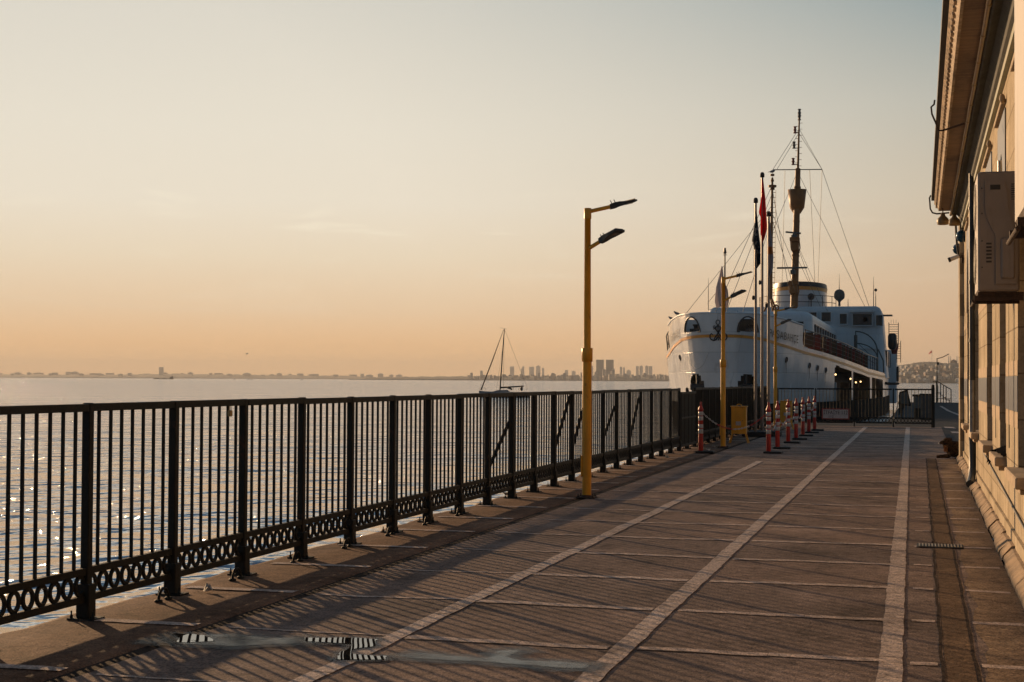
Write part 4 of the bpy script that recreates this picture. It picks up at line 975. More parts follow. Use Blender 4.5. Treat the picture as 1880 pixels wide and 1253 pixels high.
# ship's name on both bows
for side in (-1, 1):
    cu = bpy.data.curves.new('t', 'FONT'); cu.body = 'PAŞABAHÇE'; cu.size = 1; cu.offset = .006; cu.space_character = 1.12
    t = bpy.data.objects.new('t', cu); COL.objects.link(t); bpy.context.view_layer.update()
    me = bpy.data.meshes.new_from_object(t.evaluated_get(bpy.context.evaluated_depsgraph_get())); bpy.data.objects.remove(t, do_unlink=True)
    import bmesh
    bm = bmesh.new(); bm.from_mesh(me); bmesh.ops.triangulate(bm, faces=bm.faces); bmesh.ops.subdivide_edges(bm, edges=[e for e in bm.edges if e.calc_length() > .12], cuts=2)
    xs = [v.co.x for v in bm.verts]; xa, xb = min(xs), max(xs)
    for v in bm.verts:
        u = (v.co.x-xa)/(xb-xa); sp = 2.25+4.3*u if side > 0 else 6.55-4.3*u
        zb = lerp(u, 3.98, 3.72) if side > 0 else lerp(1-u, 3.98, 3.72)
        v.co = hpt(sp, zb+v.co.y*.60, side, .07)-Vector((SX0, SYB, SEA))
    bm.to_mesh(me); bm.free(); me.materials.clear(); me.materials.append(M['ship_black'])
    me.name = 'name_lettering'; o = bpy.data.objects.new('name_lettering', me); COL.objects.link(o); o.parent = hull
# decks, inner walls behind the openings
m = MB(); ss = [0.3, 1, 2, 4, 7, 10, 14, 20, 28, 36, 46, 60, 74]
vs = [hpt(s, (ZS(s)+.02) if s > 7 else ZS(s)+.05, sd_, -.05) for s in ss for sd_ in (-1, 1)]
m.add(vs, [(2*i, 2*i+1, 2*i+3, 2*i+2) for i in range(len(ss)-1)]); m.build('main_deck', M['ship_deck'], ferry)
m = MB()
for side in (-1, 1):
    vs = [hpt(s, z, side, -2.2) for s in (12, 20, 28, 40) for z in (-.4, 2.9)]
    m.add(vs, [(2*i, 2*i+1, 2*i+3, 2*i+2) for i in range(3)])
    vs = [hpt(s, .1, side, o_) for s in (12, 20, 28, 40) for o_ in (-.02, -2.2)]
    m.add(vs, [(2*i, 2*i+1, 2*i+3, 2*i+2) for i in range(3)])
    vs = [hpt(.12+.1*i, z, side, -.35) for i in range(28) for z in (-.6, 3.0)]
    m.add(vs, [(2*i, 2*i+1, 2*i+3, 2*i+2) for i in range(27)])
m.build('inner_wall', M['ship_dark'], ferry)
for px, py in ((1534.5, 689), (1544.5, 689), (1571.5, 696.5), (1589.5, 701.5), (1581, 703)):  # the last one is the glow of a reflection, added without a lamp
    s_, z = onhull(px, py, 1); MB().ball(hpt(s_, z, 1, -.35), .055, 8, 6).build('deck_lamp_and_glint', M['lamp_and_glint'], ferry)
for px, py in ((1540, 712), (1553, 716), (1576, 715), (1592, 720)):
    s_, z = onhull(px, min(py, 716), 1); c = hpt(s_, z-.3, 1, -.9); MB().bbox(c.x-.3, c.x+.3, c.y-.15, c.y+.15, c.z-.6, c.z+.7, .03).build('cabin_door', M['ship_super'] if px in (1553,) else M['seat_brown'], ferry)
# portholes
for px, py, sd_ in ((1442.5, 661, 1), (1486, 671.5, 1), (1500.5, 676, 1), (1515.5, 680, 1), (1249, 657, -1), (1240, 670, -1), (1236, 676, -1)):
    s_, z = onhull(px, py, sd_)
    a_ = hpt(s_-.2, z, sd_); b_ = hpt(s_+.2, z, sd_); tdir = (b_-a_).normalized(); n_ = (hpt(s_, z, sd_, .1)-hpt(s_, z, sd_)).normalized(); up_ = n_.cross(tdir).normalized()
    Mx = Matrix((tdir, up_, n_)).transposed(); c = hpt(s_, z, sd_, .01)
    ph = MB().lathe([(.17, 0), (.17, .05), (.13, .05), (.12, .015)], c, 18, axis=Mx).build('porthole', M['ship_rail'], hull)
    MB().lathe([(.118, .016), (.116, .03)], c, 18, axis=Mx).build('porthole_glass', M['ship_glass'], ph) if False else None
    dr = MB(); dr.prism([(-.03, -.12), (.05, -.12), (.02, -.75), (.0, -.75)], lambda a, b, t: c+tdir*a+Vector((0, 0, b))+n_*(t-.004), .008); dr.build('rust_streak', M['rust'], hull)
# bow anchors in their pockets
for side in (-1, 1):
    a = hpt(.45, 1.25, side, .05); m = MB()
    m.tube([a+Vector((side*.05, -.05, .75)), a+Vector((0, -.12, -.3))], .09, 8)
    m.tube([a+Vector((-.62, -.1, -.02)), a+Vector((-.5, -.22, -.34)), a+Vector((0, -.22, -.45)), a+Vector((.5, -.1, -.34)), a+Vector((.62, .05, -.02))], [.05, .11, .14, .11, .05], 8)
    m.bbox(a.x-.42, a.x+.42, a.y-.22, a.y+.1, a.z-.15, a.z+.2, .05); m.build('bow_anchor', M['ship_black'], ferry)
    m = MB(); m.tube([a+Vector((side*-.12, -.1, 1.02)), a+Vector((side*-.32, -.16, .55)), a+Vector((side*-.62, -.2, .08))], .045, 6); m.build('anchor_lip', M['ship_white'], ferry)

def rounded(mb, cx_, hw, y0, y1, z0, z1, rc, lean=0.0, rt=.35, camber=.0, n=6):
    """a deckhouse: plan with rounded corners, sides leaning in by `lean`, rounded roof edge"""
    def ring(z, ins):
        pts = []
        for (sx_, sy_, a0) in ((1, -1, -PI/2), (1, 1, 0), (-1, 1, PI/2), (-1, -1, PI)):
            cxx = cx_+sx_*(hw-rc-ins*0); cyy = (y0+rc) if sy_ < 0 else (y1-rc)
            for q in range(n+1):
                an = a0+PI/2*q/n; r_ = rc-ins
                pts.append(Vector((cxx+r_*math.cos(an), cyy+r_*math.sin(an), z+camber*(1-((cxx+r_*math.cos(an)-cx_)/hw)**2)*(1 if z > z0+.01 else 0))))
        return pts
    rows = [ring(z0, 0), ring(z0+(z1-rt-z0)*.5, lean*.5), ring(z1-rt, lean)]
    for q in range(1, 5): an = PI/2*q/4; rows.append(ring(z1-rt+rt*math.sin(an), lean+rt*(1-math.cos(an))))
    N = len(rows[0]); vs = [p for r_ in rows for p in r_]; fs = []
    for j in range(len(rows)-1):
        for i in range(N): k_ = (i+1) % N; fs.append((j*N+i, j*N+k_, (j+1)*N+k_, (j+1)*N+i))
    fs.append(tuple(len(vs)-N+i for i in range(N)))
    return mb.add(vs, fs, True)
def win(parent, x0, x1, z0, z1, y, mt='ship_glass', fr=.045, name='window'):
    """window in a wall facing the camera side (-y)"""
    f = MB()
    for a in ((x0-fr, x1+fr, z0-fr, z0), (x0-fr, x1+fr, z1, z1+fr), (x0-fr, x0, z0, z1), (x1, x1+fr, z0, z1)): f.box(a[0], a[1], y-.05, y+.05, a[2], a[3])
    o = f.build(name, M['ship_super'], parent)
    MB().box(x0, x1, y-.015, y+.04, z0, z1).build('pane', M[mt], o); return o
# forward deckhouse
YF = SYB+20.5
fh = rounded(MB(), SX0, 3.55, YF, SYB+50, 2.3, 6.08, .9, .08, .5, .12).build('forward_deckhouse', M['ship_super'], ferry)
win(fh, -8.35, -7.3, 4.55, 5.45, YF-.02); win(fh, -10.8, -9.5, 4.55, 5.45, YF-.02); win(fh, -13.0, -11.9, 4.55, 5.45, YF-.02)
for side in (-1, 1):
    for q in range(9):
        y = YF+1.6+q*2.9; xw = SX0+side*3.53
        f = MB(); f.box(xw-.05, xw+.05, y, y+1.9, 3.5, 3.58); f.box(xw-.05, xw+.05, y, y+1.9, 5.25, 5.33); f.box(xw-.05, xw+.05, y, y+.08, 3.58, 5.25); f.box(xw-.05, xw+.05, y+1.82, y+1.9, 3.58, 5.25)
        o = f.build('window', M['ship_rail'], fh); MB().box(xw-.03, xw+.03, y+.08, y+1.82, 3.58, 5.25).build('pane', M['ship_glass'], o)
m = MB(); m.box(SX0-5.2, SX0+3.3, YF+1.5, SYB+49, 6.12, 6.18)
# bridge block: the tall wall that faces forward over the whole beam
YBR = SYB+48.7
br = rounded(MB(), SX0, 7.55, YBR, YBR+9, 1.9, 7.75, .9, .42, .55, .30, 8).build('bridge_block', M['ship_super'], ferry)
rounded(MB(), SX0, 7.3, YBR+9, SYB+72, 1.9, 4.9, .6, .2, .3).build('aft_deckhouse', M['ship_super'], ferry)
px2x = lambda px: ((px-940)/2800*.9659-.2588)*((YBR)*.9659+2.6)
zz = lambda y: 1.6+(701.5-y)*((YBR)*.9659+2.3)/2800
wy = YBR+.18
M['ship_curtain'] = mat('ship_blind', (0.09, 0.095, 0.09), 0.7, 0, .1, 5)
for a, b, y0_, y1_ in ((1509, 1526.5, 575, 592), (1543, 1556, 578, 596.5), (1567, 1602, 578.5, 599), (1609.5, 1621, 581, 600)):
    for mir in (0, 1):
        xa, xb = px2x(a), px2x(b)
        if mir: xa, xb = 2*SX0-xb, 2*SX0-xa
        w_ = win(br, xa, xb, zz(y1_), zz(y0_), wy-.12, fr=.06)
        if a == 1567 and not mir:
            MB().box(xa+.35, xa+1.0, wy-.11, wy-.09, zz(y1_)+.12, zz(y0_)-.1).build('blind', M['ship_curtain'], w_)
            ax = Matrix.Rotation(PI/2, 3, 'X'); MB().lathe([(.22, 0), (.22, .03), (.19, .03), (.19, 0)], (xb-.55, wy-.14, (zz(y0_)+zz(y1_))/2), 20, axis=ax).build('clear_view_screen', M['ship_rail'], w_)
for a, b in ((1452, 1476), (1480, 1500)):
    win(br, px2x(a), px2x(b), zz(592), zz(575), wy-.12, fr=.06)
for mir in (0, 1):
    xa, xb = px2x(1562), px2x(1606)
    if mir: xa, xb = 2*SX0-xb, 2*SX0-xa
    MB().bbox(xa, xb, wy-.65, wy+.1, zz(576), zz(570.5), .04).build('sun_visor', M['ship_super'], br)
for z in (zz(641.5), zz(568)): MB().box(SX0-7.0, SX0+7.0, wy-.14, wy-.04, z-.02, z+.02).build('plate_seam', M['ship_super'], br)
MB().box(px2x(1622), px2x(1622)+.75, wy+.3, wy+1.2, zz(582), zz(579.5)).build('wing_roof', M['ship_rail'], br)
# side of the superstructure: big windows
for q in range(3):
    y = YBR+2.2+q*7.5; xw = SX0+7.5; MB().box(xw-.3, xw+.02, y, y+5.0, 2.9, 4.2).build('side_window', M['ship_glass'], br)
# bridge wing ladder cage, life raft and aft sponson on the port side
m = MB(); xr = -2.15; yc = YBR+2
for z in [5.0+.19*q for q in range(8)]: m.tube([(xr-.35, yc, z), (xr+.35, yc, z)], .022, 5)
for xx in (xr-.38, xr+.38): m.tube([(xx, yc, 4.6), (xx, yc, 6.5)], .035, 6)
for xx in (xr-.2, xr, xr+.2): m.tube([(xx, yc, 6.4), (xx, yc, 6.75)], .012, 4)
for z in [3.55+.2*q for q in range(7)]: m.tube([(xr+.2, yc+1, z), (xr+.55, yc+1, z)], .02, 5)
for xx in (xr+.2, xr+.55): m.tube([(xx, yc+1, 3.2), (xx, yc+1, 5.0)], .03, 6)
m.build('ladder_cage', M['ship_rail'], ferry)
for side in (-1, 1):
    m = MB(); c = Vector((SX0+side*7.95, YBR+1.6, 5.0)); m.tube([c+Vector((0, 0, -.75)), c+Vector((0, 0, -.5)), c+Vector((0, 0, .4)), c+Vector((0, 0, .6))], [.22, .36, .36, .2], 12); m.build('life_raft', M['ship_black'], ferry)
    m = MB(); c = Vector((SX0+side*8.1, YBR+2.6, 4.5)); m.tube([c+Vector((0, 0, -.6)), c, c+Vector((0, 0, .5))], [.2, .34, .2], 12); m.build('life_raft', M['seat_red'], ferry)
m = MB(); m.bbox(-3.1, -2.15, SYB+66, SYB+72, -.4, 4.55, .08); m.build('sponson', M['ship_super'], ferry)
m = MB(); m.bbox(-2.15, -1.95, SYB+66, SYB+67, 1.6, 3.0, .05); m.build('fender_board', M['ship_black'], ferry)
m = MB(); m.tube([(SX0+7.35, YBR-.2, 1.5), (-2.5, YBR+3, 1.42), (-2.0, SYB+66, 1.42)], .11, 8); m.build('rubbing_strake', M['ship_boot'], ferry)
# funnel
fy = SYB+56; m = MB(); fr_, fs_ = 2.32, 3.1; N = 40; rows = []
def frow(z, k_, slope): return [Vector((SX0+fr_*k_*math.cos(2*PI*i/N), fy+fs_*k_*math.sin(2*PI*i/N), z-slope*.16*(math.sin(2*PI*i/N)+1))) for i in range(N)]
def fun(mb, z0, z1, k0, k1, s0=0, s1=1, cap=False):
    vs = frow(z0, k0, s0)+frow(z1, k1, s1); mb.add(vs, [(i, (i+1) % N, N+(i+1) % N, N+i) for i in range(N)], True)
    if cap: mb.add(frow(z1, k1, s1), [tuple(range(N))])
    return mb
fn = fun(MB(), 7.4, 9.45, 1.02, 1.0, 0, 1).build('funnel', M['ship_white'], ferry)
fun(MB(), 9.44, 9.75, 1.006, 1.006, 1, 1).build('funnel_band', M['ship_gold'], fn)
fun(MB(), 9.74, 10.15, 1.02, .99, 1, 1, True).build('funnel_top', M['ship_black'], fn)
m = MB(); c = Vector((px2x(1484), fy-3.6, 8.75)); m.lathe([(.05, -.9), (.05, 0)], c, 8); m.ball(c+Vector((0, 0, .05)), (.3, .12, .3), 14, 8); m.build('searchlight', M['ship_rail'], ferry)
# rail round the funnel platform
m = MB(); pts = [Vector((SX0-.2+3.3*math.cos(an), fy-.2+4.2*math.sin(an), 0)) for an in [PI+PI*q/16 for q in range(17)]]
for z in (8.9, 8.35): m.tube([p+Vector((0, 0, z)) for p in pts], .03, 5)
for p in pts[::2]: m.tube([p+Vector((0, 0, 7.7)), p+Vector((0, 0, 8.9))], .03, 5)
m.build('funnel_railing', M['ship_rail'], ferry)
# main mast, raked aft
MY = SYB+49.6; my = lambda z: MY+.33*(z-7.8)
mp_ = lambda z, dx=0, dy=0: Vector((SX0+dx+.0, my(z)+dy, z))
m = MB(); m.tube([mp_(7.5), mp_(16.2), mp_(16.8), mp_(19.9)], [.33, .27, .25, .23], 16); m.tube([mp_(19.9), mp_(24.6)], [.11, .07], 10)
for z, r_ in ((15.2, .3), (17.95, .3), (18.1, .3), (18.25, .3), (12.2, .34)): m.tube([mp_(z-.04), mp_(z+.04)], r_, 14)
for q in range(16): z = 19.9+q*.28; m.tube([mp_(z), mp_(z, (.3 if q % 2 else -.26), 0)], .022, 5)
mast = m.build('mast', M['ship_ochre'], ferry)
m = MB(); m.lathe([(.3, 15.95), (.62, 16.45), (.8, 18.0), (.76, 18.0), (.55, 16.5)], (SX0, my(17.2), 0), 26); m.build('crow_nest', M['ship_ochre'], mast)
m = MB(); m.tube([mp_(19.9, -2.15), mp_(19.8, 2.05)], .045, 6); m.build('yard', M['ship_rail'], mast)
for z, dx, mk_ in ((20.6, -.42, 'seat_red'), (22.1, -.38, 'ship_curtain'), (23.5, -.34, 'seat_red'), (24.7, 0, 'ship_rail'), (25.1, 0, 'ship_curtain')):
    c = mp_(z, dx); m = MB(); m.lathe([(.16, -.3), (.16, -.24), (.1, -.22), (.1, -.06), (.15, -.04), (.15, .02), (.1, .04), (.1, .22), (.16, .24), (.13, .3)], c, 12); m.tube([c+Vector((0, 0, -.28)), mp_(z-.28)], .04, 5); m.build('signal_lamp', M[mk_], mast)
for z0, z1, w in ((12.6, 13.75, .46), (8.9, 10.0, .46)):
    m = MB(); m.bbox(SX0-w, SX0+w*.75, my(z0)-.6, my(z0)+.2, z1-.35, z1, .03); m.bbox(SX0-w*.8, SX0+w*.6, my(z0)-.5, my(z0)+.1, z0, z1-.35, .06)
    m.tube([mp_(z1-.35, w*.7, -.4), mp_(z1-.9, w*.85, -.3), mp_(z0-.4, w*.5, -.2)], .05, 6); m.tube([mp_(z1-.35, -w*.9, -.4), mp_(z1-.9, -w*.8, -.3), mp_(z0-.2, -w*.4, -.2)], .05, 6); m.build('mast_platform', M['ship_ochre'], mast)
for z, x0, x1, dz in ((14.15, -.82, .45, -.14), (11.1, -1.45, 1.05, 0.0)):
    m = MB(); c = mp_(z); m.lathe([(.22, -.55), (.26, -.4), (.26, -.2), (.12, -.15), (.1, 0)], (SX0-.12, my(z)-.75, z), 14)
    m.tube([Vector((SX0+x0, my(z)-.75, z-dz*.5)), Vector((SX0+x1, my(z)-.75, z+dz*.5))], .085, 6); m.build('radar_scanner', M['ship_curtain'], mast)
# foremast
FY_ = SYB+29.5; m = MB(); m.tube([(SX0, FY_-.6, 7.4), (SX0, FY_+.6, 16.1)], [.13, .08], 10)
m.tube([(SX0, FY_-.6, 7.6), (SX0-.62, FY_-.7, 6.05)], .07, 8); m.tube([(SX0, FY_-.6, 7.6), (SX0+.62, FY_-.7, 6.05)], .07, 8); m.tube([(SX0, FY_-.6, 7.6), (SX0, FY_+2, 6.05)], .07, 8)
for z, r_ in ((16.3, .15), (15.9, .12), (15.5, .3), (15.3, .17)): m.lathe([(r_, -.07), (r_, .07)], (SX0, FY_+.6, z), 10)
for q in range(22): z = 7.8+q*.36; m.tube([(SX0, FY_-.5+.14*(z-7.8)*.9, z), (SX0+.26, FY_-.5+.14*(z-7.8)*.9, z+.03)], .018, 4)
m.tube([(SX0+.26, FY_-.5, 7.6), (SX0+.26, FY_+.5, 15.2)], .014, 4)
fore = m.build('foremast', M['ship_ochre'], ferry)
# jackstaff
J = Vector((SX0+.25, SYB+.9, 0)); m = MB(); m.tube([(J.x, J.y, 5.0), (J.x, J.y, 8.45)], [.05, .035], 8); m.lathe([(.07, 8.3), (.09, 8.34), (.06, 8.5), (.05, 8.6)], (J.x, J.y, 0), 8); m.lathe([(.12, 8.22), (.12, 8.24)], (J.x, J.y, 0), 8); m.build('jackstaff', M['ship_rail'], ferry)
# satellite dome, whips, vents on the bridge roof
def dome(x, y, z, r):
    m = MB(); m.lathe([(.1, 0), (.09, .32), (r*.35, .42), (r*.9, .62), (r, .75), (r*1.0, 1.0), (r*.86, 1.22), (r*.5, 1.36), (.05, 1.4)], (x, y, z), 20); m.build('satellite_dome', M['ship_curtain'], ferry)
dome(px2x(1540), YBR+2, 7.9, .44)
for px, zt in ((1540, 10.6), (1604, 10.3), (1608, 9.2), (1556.5, 8.5), (1308, 10.4)):
    x = px2x(px) if px > 1400 else -17.5; m = MB(); m.tube([(x, YBR+1.8, 7.6), (x, YBR+1.8, lerp(.6, 7.6, zt)), (x, YBR+1.8, zt)], [.035, .03, .01], 5); 
    if px == 1608: m.ball((x, YBR+1.8, zt), .13, 8, 6)
    m.build('whip_antenna', M['ship_rail'], ferry)
m = MB(); c = Vector((-11.3+1.9, SYB+6, 5.0)); m.lathe([(.1, -1), (.1, .55)], (px2x(1376)*.70, SYB+8, 5.1), 10)
ax = Matrix.Rotation(PI/2, 3, 'X'); vc = at = None
cx_ = SX0+1.9
m = MB(); m.tube([(cx_, SYB+12, 4.2), (cx_, SYB+12, 5.75)], .085, 10); pts = [(cx_+.16*math.cos(2*PI*q/12), SYB+12, 5.95+.16*math.sin(2*PI*q/12)) for q in range(13)]; m.tube(pts, .05, 6, cap=False); m.build('deck_post', M['ship_ochre'], ferry)
# promenade rails, seats and boat davit, on both sides
for side in (-1, 1):
    m = MB(); ss = frange(8.2, 40, 1.0)
    for dz_ in (.25, .5, .75): m.tube([hpt(s, ZD(s)+dz_, side, -.08) for s in ss], .009, 4)
    m.tube([hpt(s, ZD(s)+1.0, side, -.08) for s in ss], .035, 6)
    for s in frange(8.2, 40, 1.9): m.tube([hpt(s, ZD(s)-.05, side, -.08), hpt(s, ZD(s)+1.0, side, -.08)], .028, 5)
    m.build('promenade_rail', M['ship_rail'], ferry)
    nS = 15
    for q in range(nS):
        s = 10.2+q*1.5; p = hpt(s, ZD(s), side, -.55)
        b = MB(); b.bbox(p.x-.38, p.x+.38, p.y-.06, p.y+.06, p.z+.12, p.z+.98, .03); b.bbox(p.x-.38, p.x+.38, p.y+.06, p.y+.5, p.z+.12, p.z+.2, .02)
        b.build('deck_seat', M['seat_red'] if q % 2 else M['seat_brown'], ferry)
    m = MB(); s = 40; base = hpt(s, ZD(s), side, -.2)
    def arc(x0_, z0_, x1_, z1_, y): return [(lerp(math.sin(PI/2*q/10), x0_, x1_) if False else x0_+(x1_-x0_)*math.sin(PI/2*q/10), y, z1_+(z0_-z1_)*math.cos(PI/2*q/10)) for q in range(11)]
    if side > 0:
        xL, xR = -5.0, -3.3; yd = YBR-3.5
        m.tube([(xR, yd, 2.2), (xR, yd, 3.9)]+[(xR-(xR-xL)*(1-math.cos(PI/2*q/8)), yd, 3.9+1.7*math.sin(PI/2*q/8)) for q in range(9)], .06, 6)
        m.tube([(xR, yd, 2.2), (xR, yd, 3.4)]+[(xR-(xR-xL)*(1-math.cos(PI/2*q/8)), yd, 3.4+1.25*math.sin(PI/2*q/8)) for q in range(9)], .05, 6)
        m.tube([(xR+.45, yd+1.5, 2.2), (xR+.4, yd+1.5, 3.3), (xR, yd+1.5, 4.2)], .06, 6)
        m.tube([(xL, yd, 5.65), (xL, yd, 3.4)], .05, 6); m.tube([(xL, yd, 5.3), (xL, yd, 4.2)], .14, 8); m.tube([(xL, yd, 4.8), (xR, yd, 3.2)], .02, 4); m.tube([(xL, yd, 4.0), (xR, yd, 2.9)], .02, 4)
        m.build('boat_davit', M['ship_curtain'], ferry)
# rigging
m = MB(); rg = .019; top = mp_(23.6); yl, yr = mp_(19.9, -2.15), mp_(19.8, 2.05); roofR = Vector((px2x(1597), YBR+1, 7.7)); roofR2 = Vector((px2x(1589), YBR+1, 7.75)); ftop = Vector((SX0, FY_+.6, 15.6)); bow = Vector((SX0-.3, SYB+1.2, 5.2))
for a_, b_ in ((top, yl), (mp_(23.2), yl+Vector((.35, 0, 0))), (top, yr), (mp_(23.2), yr), (yr, roofR), (mp_(19.2, .2), roofR2), (mp_(19.8, 1.0), Vector((px2x(1490), fy-2, 8.9))), (yr, Vector((px2x(1494), fy-2, 8.9))), (mp_(19.8, -1.1), Vector((px2x(1424), fy-2, 8.9))),
               (mp_(19.2, -.2), Vector((SX0, FY_, 12.0))), (ftop, bow), (ftop-Vector((0, 0, .6)), bow+Vector((.5, .5, 0))), (Vector((SX0, FY_, 13)), bow+Vector((1.2, 2, 0))), (Vector((SX0, FY_, 14)), Vector((SX0-4.5, SYB+14, 4.8))),
               (Vector((SX0, FY_, 13.2)), mp_(9, .1)), (Vector((SX0, FY_, 13.6)), mp_(11, .1)), (yl, Vector((SX0+.1, FY_, 12))), (Vector((SX0+.1, FY_, 15)), Vector((px2x(1442), fy-3, 8.9))), (mp_(12.6, .3), Vector((px2x(1490), fy-1, 8.8))), (mp_(12.8, .3), Vector((px2x(1520), YBR+.2, 7.4))), (mp_(11.9, .2), Vector((px2x(1534), YBR+.1, 5.2))), (bow+Vector((0, 0, 1)), Vector((-17.6, YBR+2, 8.2)))):
    m.tube([a_, b_], rg, 4, cap=False)
m.build('rigging', M['wire'], ferry)
jf = MB(); wpp = lambda px, py: (J.x+(px-proj((J.x, J.y, 6))[0])*.0290, 1.6+(700.5-py)*.0290)
cloth(jf, [wpp(1324, 492), wpp(1318, 515), wpp(1314, 530), wpp(1312, 555), wpp(1315, 567)], [wpp(1326, 492), wpp(1329, 518), wpp(1336, 535), wpp(1338, 555), wpp(1335, 567)], J.y+.1, seed=5, amp=.1)
M['flag_jack'] = flag_mat('patterned_flag_cloth', (0.52, 0.48, 0.50), (.03, .02, .05), 'blots'); 
tag(jf.build('flag', M['flag_jack'], origin=(J.x, J.y, 5)), 'pale patterned flag drooping from the jackstaff on the ferry bow', 'flag')

# ------------------------------------------------------------------ the stone ferry building on the right
XW = 0.85
B = empty('stone_building', (XW, 32.0, 0), 'ochre stone building with deep windows and a long overhanging eave at the right edge', 'building')
openings = [(28.5, 29.9), (24.1, 25.8), (19.6, 21.1), (16.5, 17.75), (13.0, 14.5), (9.6, 11.2), (6.2, 7.8), (2.8, 4.4)]
wallm = MB(); edges = [-1.0]+[v for o_ in sorted(openings) for v in o_]+[32.0]
for a, b in zip(edges[0::2], edges[1::2]): wallm.box(XW, XW+.5, a, b, .0, 5.05)
for a, b in openings:
    wallm.box(XW+.001, XW+.5, a, b, .0, .80)
    mid = (a+b)/2; ap = 4.02; sp_ = 2.75     # pointed arch head
    for sgn, ed in ((-1, a), (1, b)):
        poly = [(ed, 5.05), (ed, sp_)]
        for q in range(1, 9):
            t = q/8; poly.append((lerp(t, ed, mid)+0*sgn, sp_+(ap-sp_)*math.sin(t*PI/2)**.85))
        poly.append((mid, 5.05)); 
        wallm.prism(poly, lambda p, r_, t: (XW+.0005+t, p, r_), .499)
wall = wallm.build('wall', M['plaster'], B); fixn(wall)
MB().box(XW-.085, XW+.4, 32.0, 33.0, 0, 5.05).build('corner_pilaster', M['plaster'], B)
MB().box(XW+.3, XW+8, -1, 33.0, 0, 5.0).build('inner_block', M['plaster'], B) if False else None
m = MB(); m.add([(XW+.5, 33.0, 0), (9, 33.0, 0), (9, 33.0, 5), (XW+.5, 33.0, 5)], [(0, 1, 2, 3)]); m.add([(XW+.5, 33.0, 0), (XW+.5, 33.0, 5), (XW+.5, 32.0, 5), (XW+.5, 32.0, 0)], [(0, 1, 2, 3)]); m.build('end_wall', M['plaster'], B)
for i, (a, b) in enumerate(openings):
    if i < 7:
        w = MB(); x = XW+.42
        for y0_, y1_ in ((a, a+.07), (b-.07, b), ((a+b)/2-.03, (a+b)/2+.03)): w.box(x, x+.07, y0_, y1_, .83, 2.9)
        for z0, z1 in ((.83, .92), (2.0, 2.07), (2.83, 2.9)): w.box(x-.002, x+.072, a, b, z0, z1)
        wf = w.build('window_frame', M['wood'], B)
        MB().box(x+.03, x+.04, a, b, .83, 4.1).build('pane', M['dark_glass'], wf)
        s_ = MB(); s_.bbox(.735, XW+.35, a-.06, b+.10, .735, .83, .010, 'Y'); s_.bbox(.775, XW+.1, a-.02, b+.05, .69, .734, .006, 'Y'); s_.build('sill', M['stone'], B)
        # glazed tile surround above the window and a lintel ledge with a stone knob
        mid = (a+b)/2; t_ = MB(); n_ = 12
        for sgn, ed, outer in ((-1, a, a-.14), (1, b, b+.14)):
            poly = [(outer, 2.9), (ed, 2.9)]+[(lerp(q/8, ed, mid), 2.9+(4.05-2.9)*math.sin(q/8*PI/2)**.85) for q in range(1, 9)]+[(mid, 4.42), (outer, 4.42)]
            if sgn < 0: poly = poly
            t_.prism(poly, lambda p, r_, t: (XW-.012+t, p, r_), .0115)
        tl = t_.build('tile_surround', M['tiles'], B); fixn(tl)
        s_ = MB(); s_.bbox(XW-.05, XW, a-.2, b+.2, 4.46, 4.50, .006, 'Y'); s_.ball((XW-.04, a-.22, 4.50), (.03, .04, .05), 8, 6); s_.build('lintel_ledge', M['stone'], B)
piers = list(zip(edges[0::2], edges[1::2]))
for a, b in piers:
    MB().box(XW-.006, XW, a+.002, b-.002, 1.33, 1.66).build('tile_band', M['tiles'], B)
    for z0, z1 in ((1.18, 1.325), (1.665, 1.80), (2.62, 2.72)): MB().box(XW-.004, XW, a+.004, b-.004, z0, z1).build('stone_course', M['stone'], B)
for y in (15.9, 9.0, 18.7): MB().prism([(-.05, .95), (.05, .95), (.0, 2.6)], lambda p, q_, t: (XW-.0045-t, y+p*1.0, q_), .002).build('damp_stain', M['cove'], B)
# plinth ledge and sloping kerb stones
m = MB(); m.box(XW-.03, XW, -1, 32.0, 0, .22); m.build('plinth', M['plaster'], B)
y = 2.0
pl = MB()
while y < 32.6:
    L = random.uniform(.38, .62); e = y+L-.012; o_ = random.uniform(-.012, .012); zt = .11+random.uniform(-.012, .012)
    c = [(.705+o_, .0), (.715+o_, .035), (.79+o_*.4, zt), (.822, zt+.004), (.822, .0)]
    pl.prism(c, lambda p, r_, t: (p, y+t*1.0+0*r_, r_), e-y); y += L
kb = pl.build('kerb_stones', M['kerb'], B); fixn(kb)
m = MB(); yy = 2.0
while yy < 31:
    L = random.uniform(.7, 1.3); m.bbox(.822, .84, yy, yy+L-.01, .10, .20+random.uniform(-.01, .01), .004, 'Y'); yy += L
m.build('base_course', M['stone'], B)
# eave: soffit, moulded fascia, roof edge, brass pipe, cove
E0, E1 = -1.0, 31.0
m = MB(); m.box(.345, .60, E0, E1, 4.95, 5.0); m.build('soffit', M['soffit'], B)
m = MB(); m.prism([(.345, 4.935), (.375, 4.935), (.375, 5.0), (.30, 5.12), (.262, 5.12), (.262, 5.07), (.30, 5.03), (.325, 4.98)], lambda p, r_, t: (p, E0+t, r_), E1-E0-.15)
fa = m.build('fascia', M['fascia'], B); fixn(fa)
m = MB(); y = E0
while y < E1-.2: m.bbox(.285, .335, y, y+.16, 4.995, 5.045, .008, 'Y'); y += .26
m.build('dentil_row', M['fascia'], B)
m = MB(); m.box(.205, .262, E0, E1-.5, 5.10, 5.20); m.box(.24, 1.6, E0, E1-.5, 5.2, 5.24); m.build('roof_edge', M['roof'], B)
m = MB(); m.box(.262, 8, E0, E1-.6, 5.24, 5.3); m.build('roof', M['roof'], B)
m = MB(); y = E0
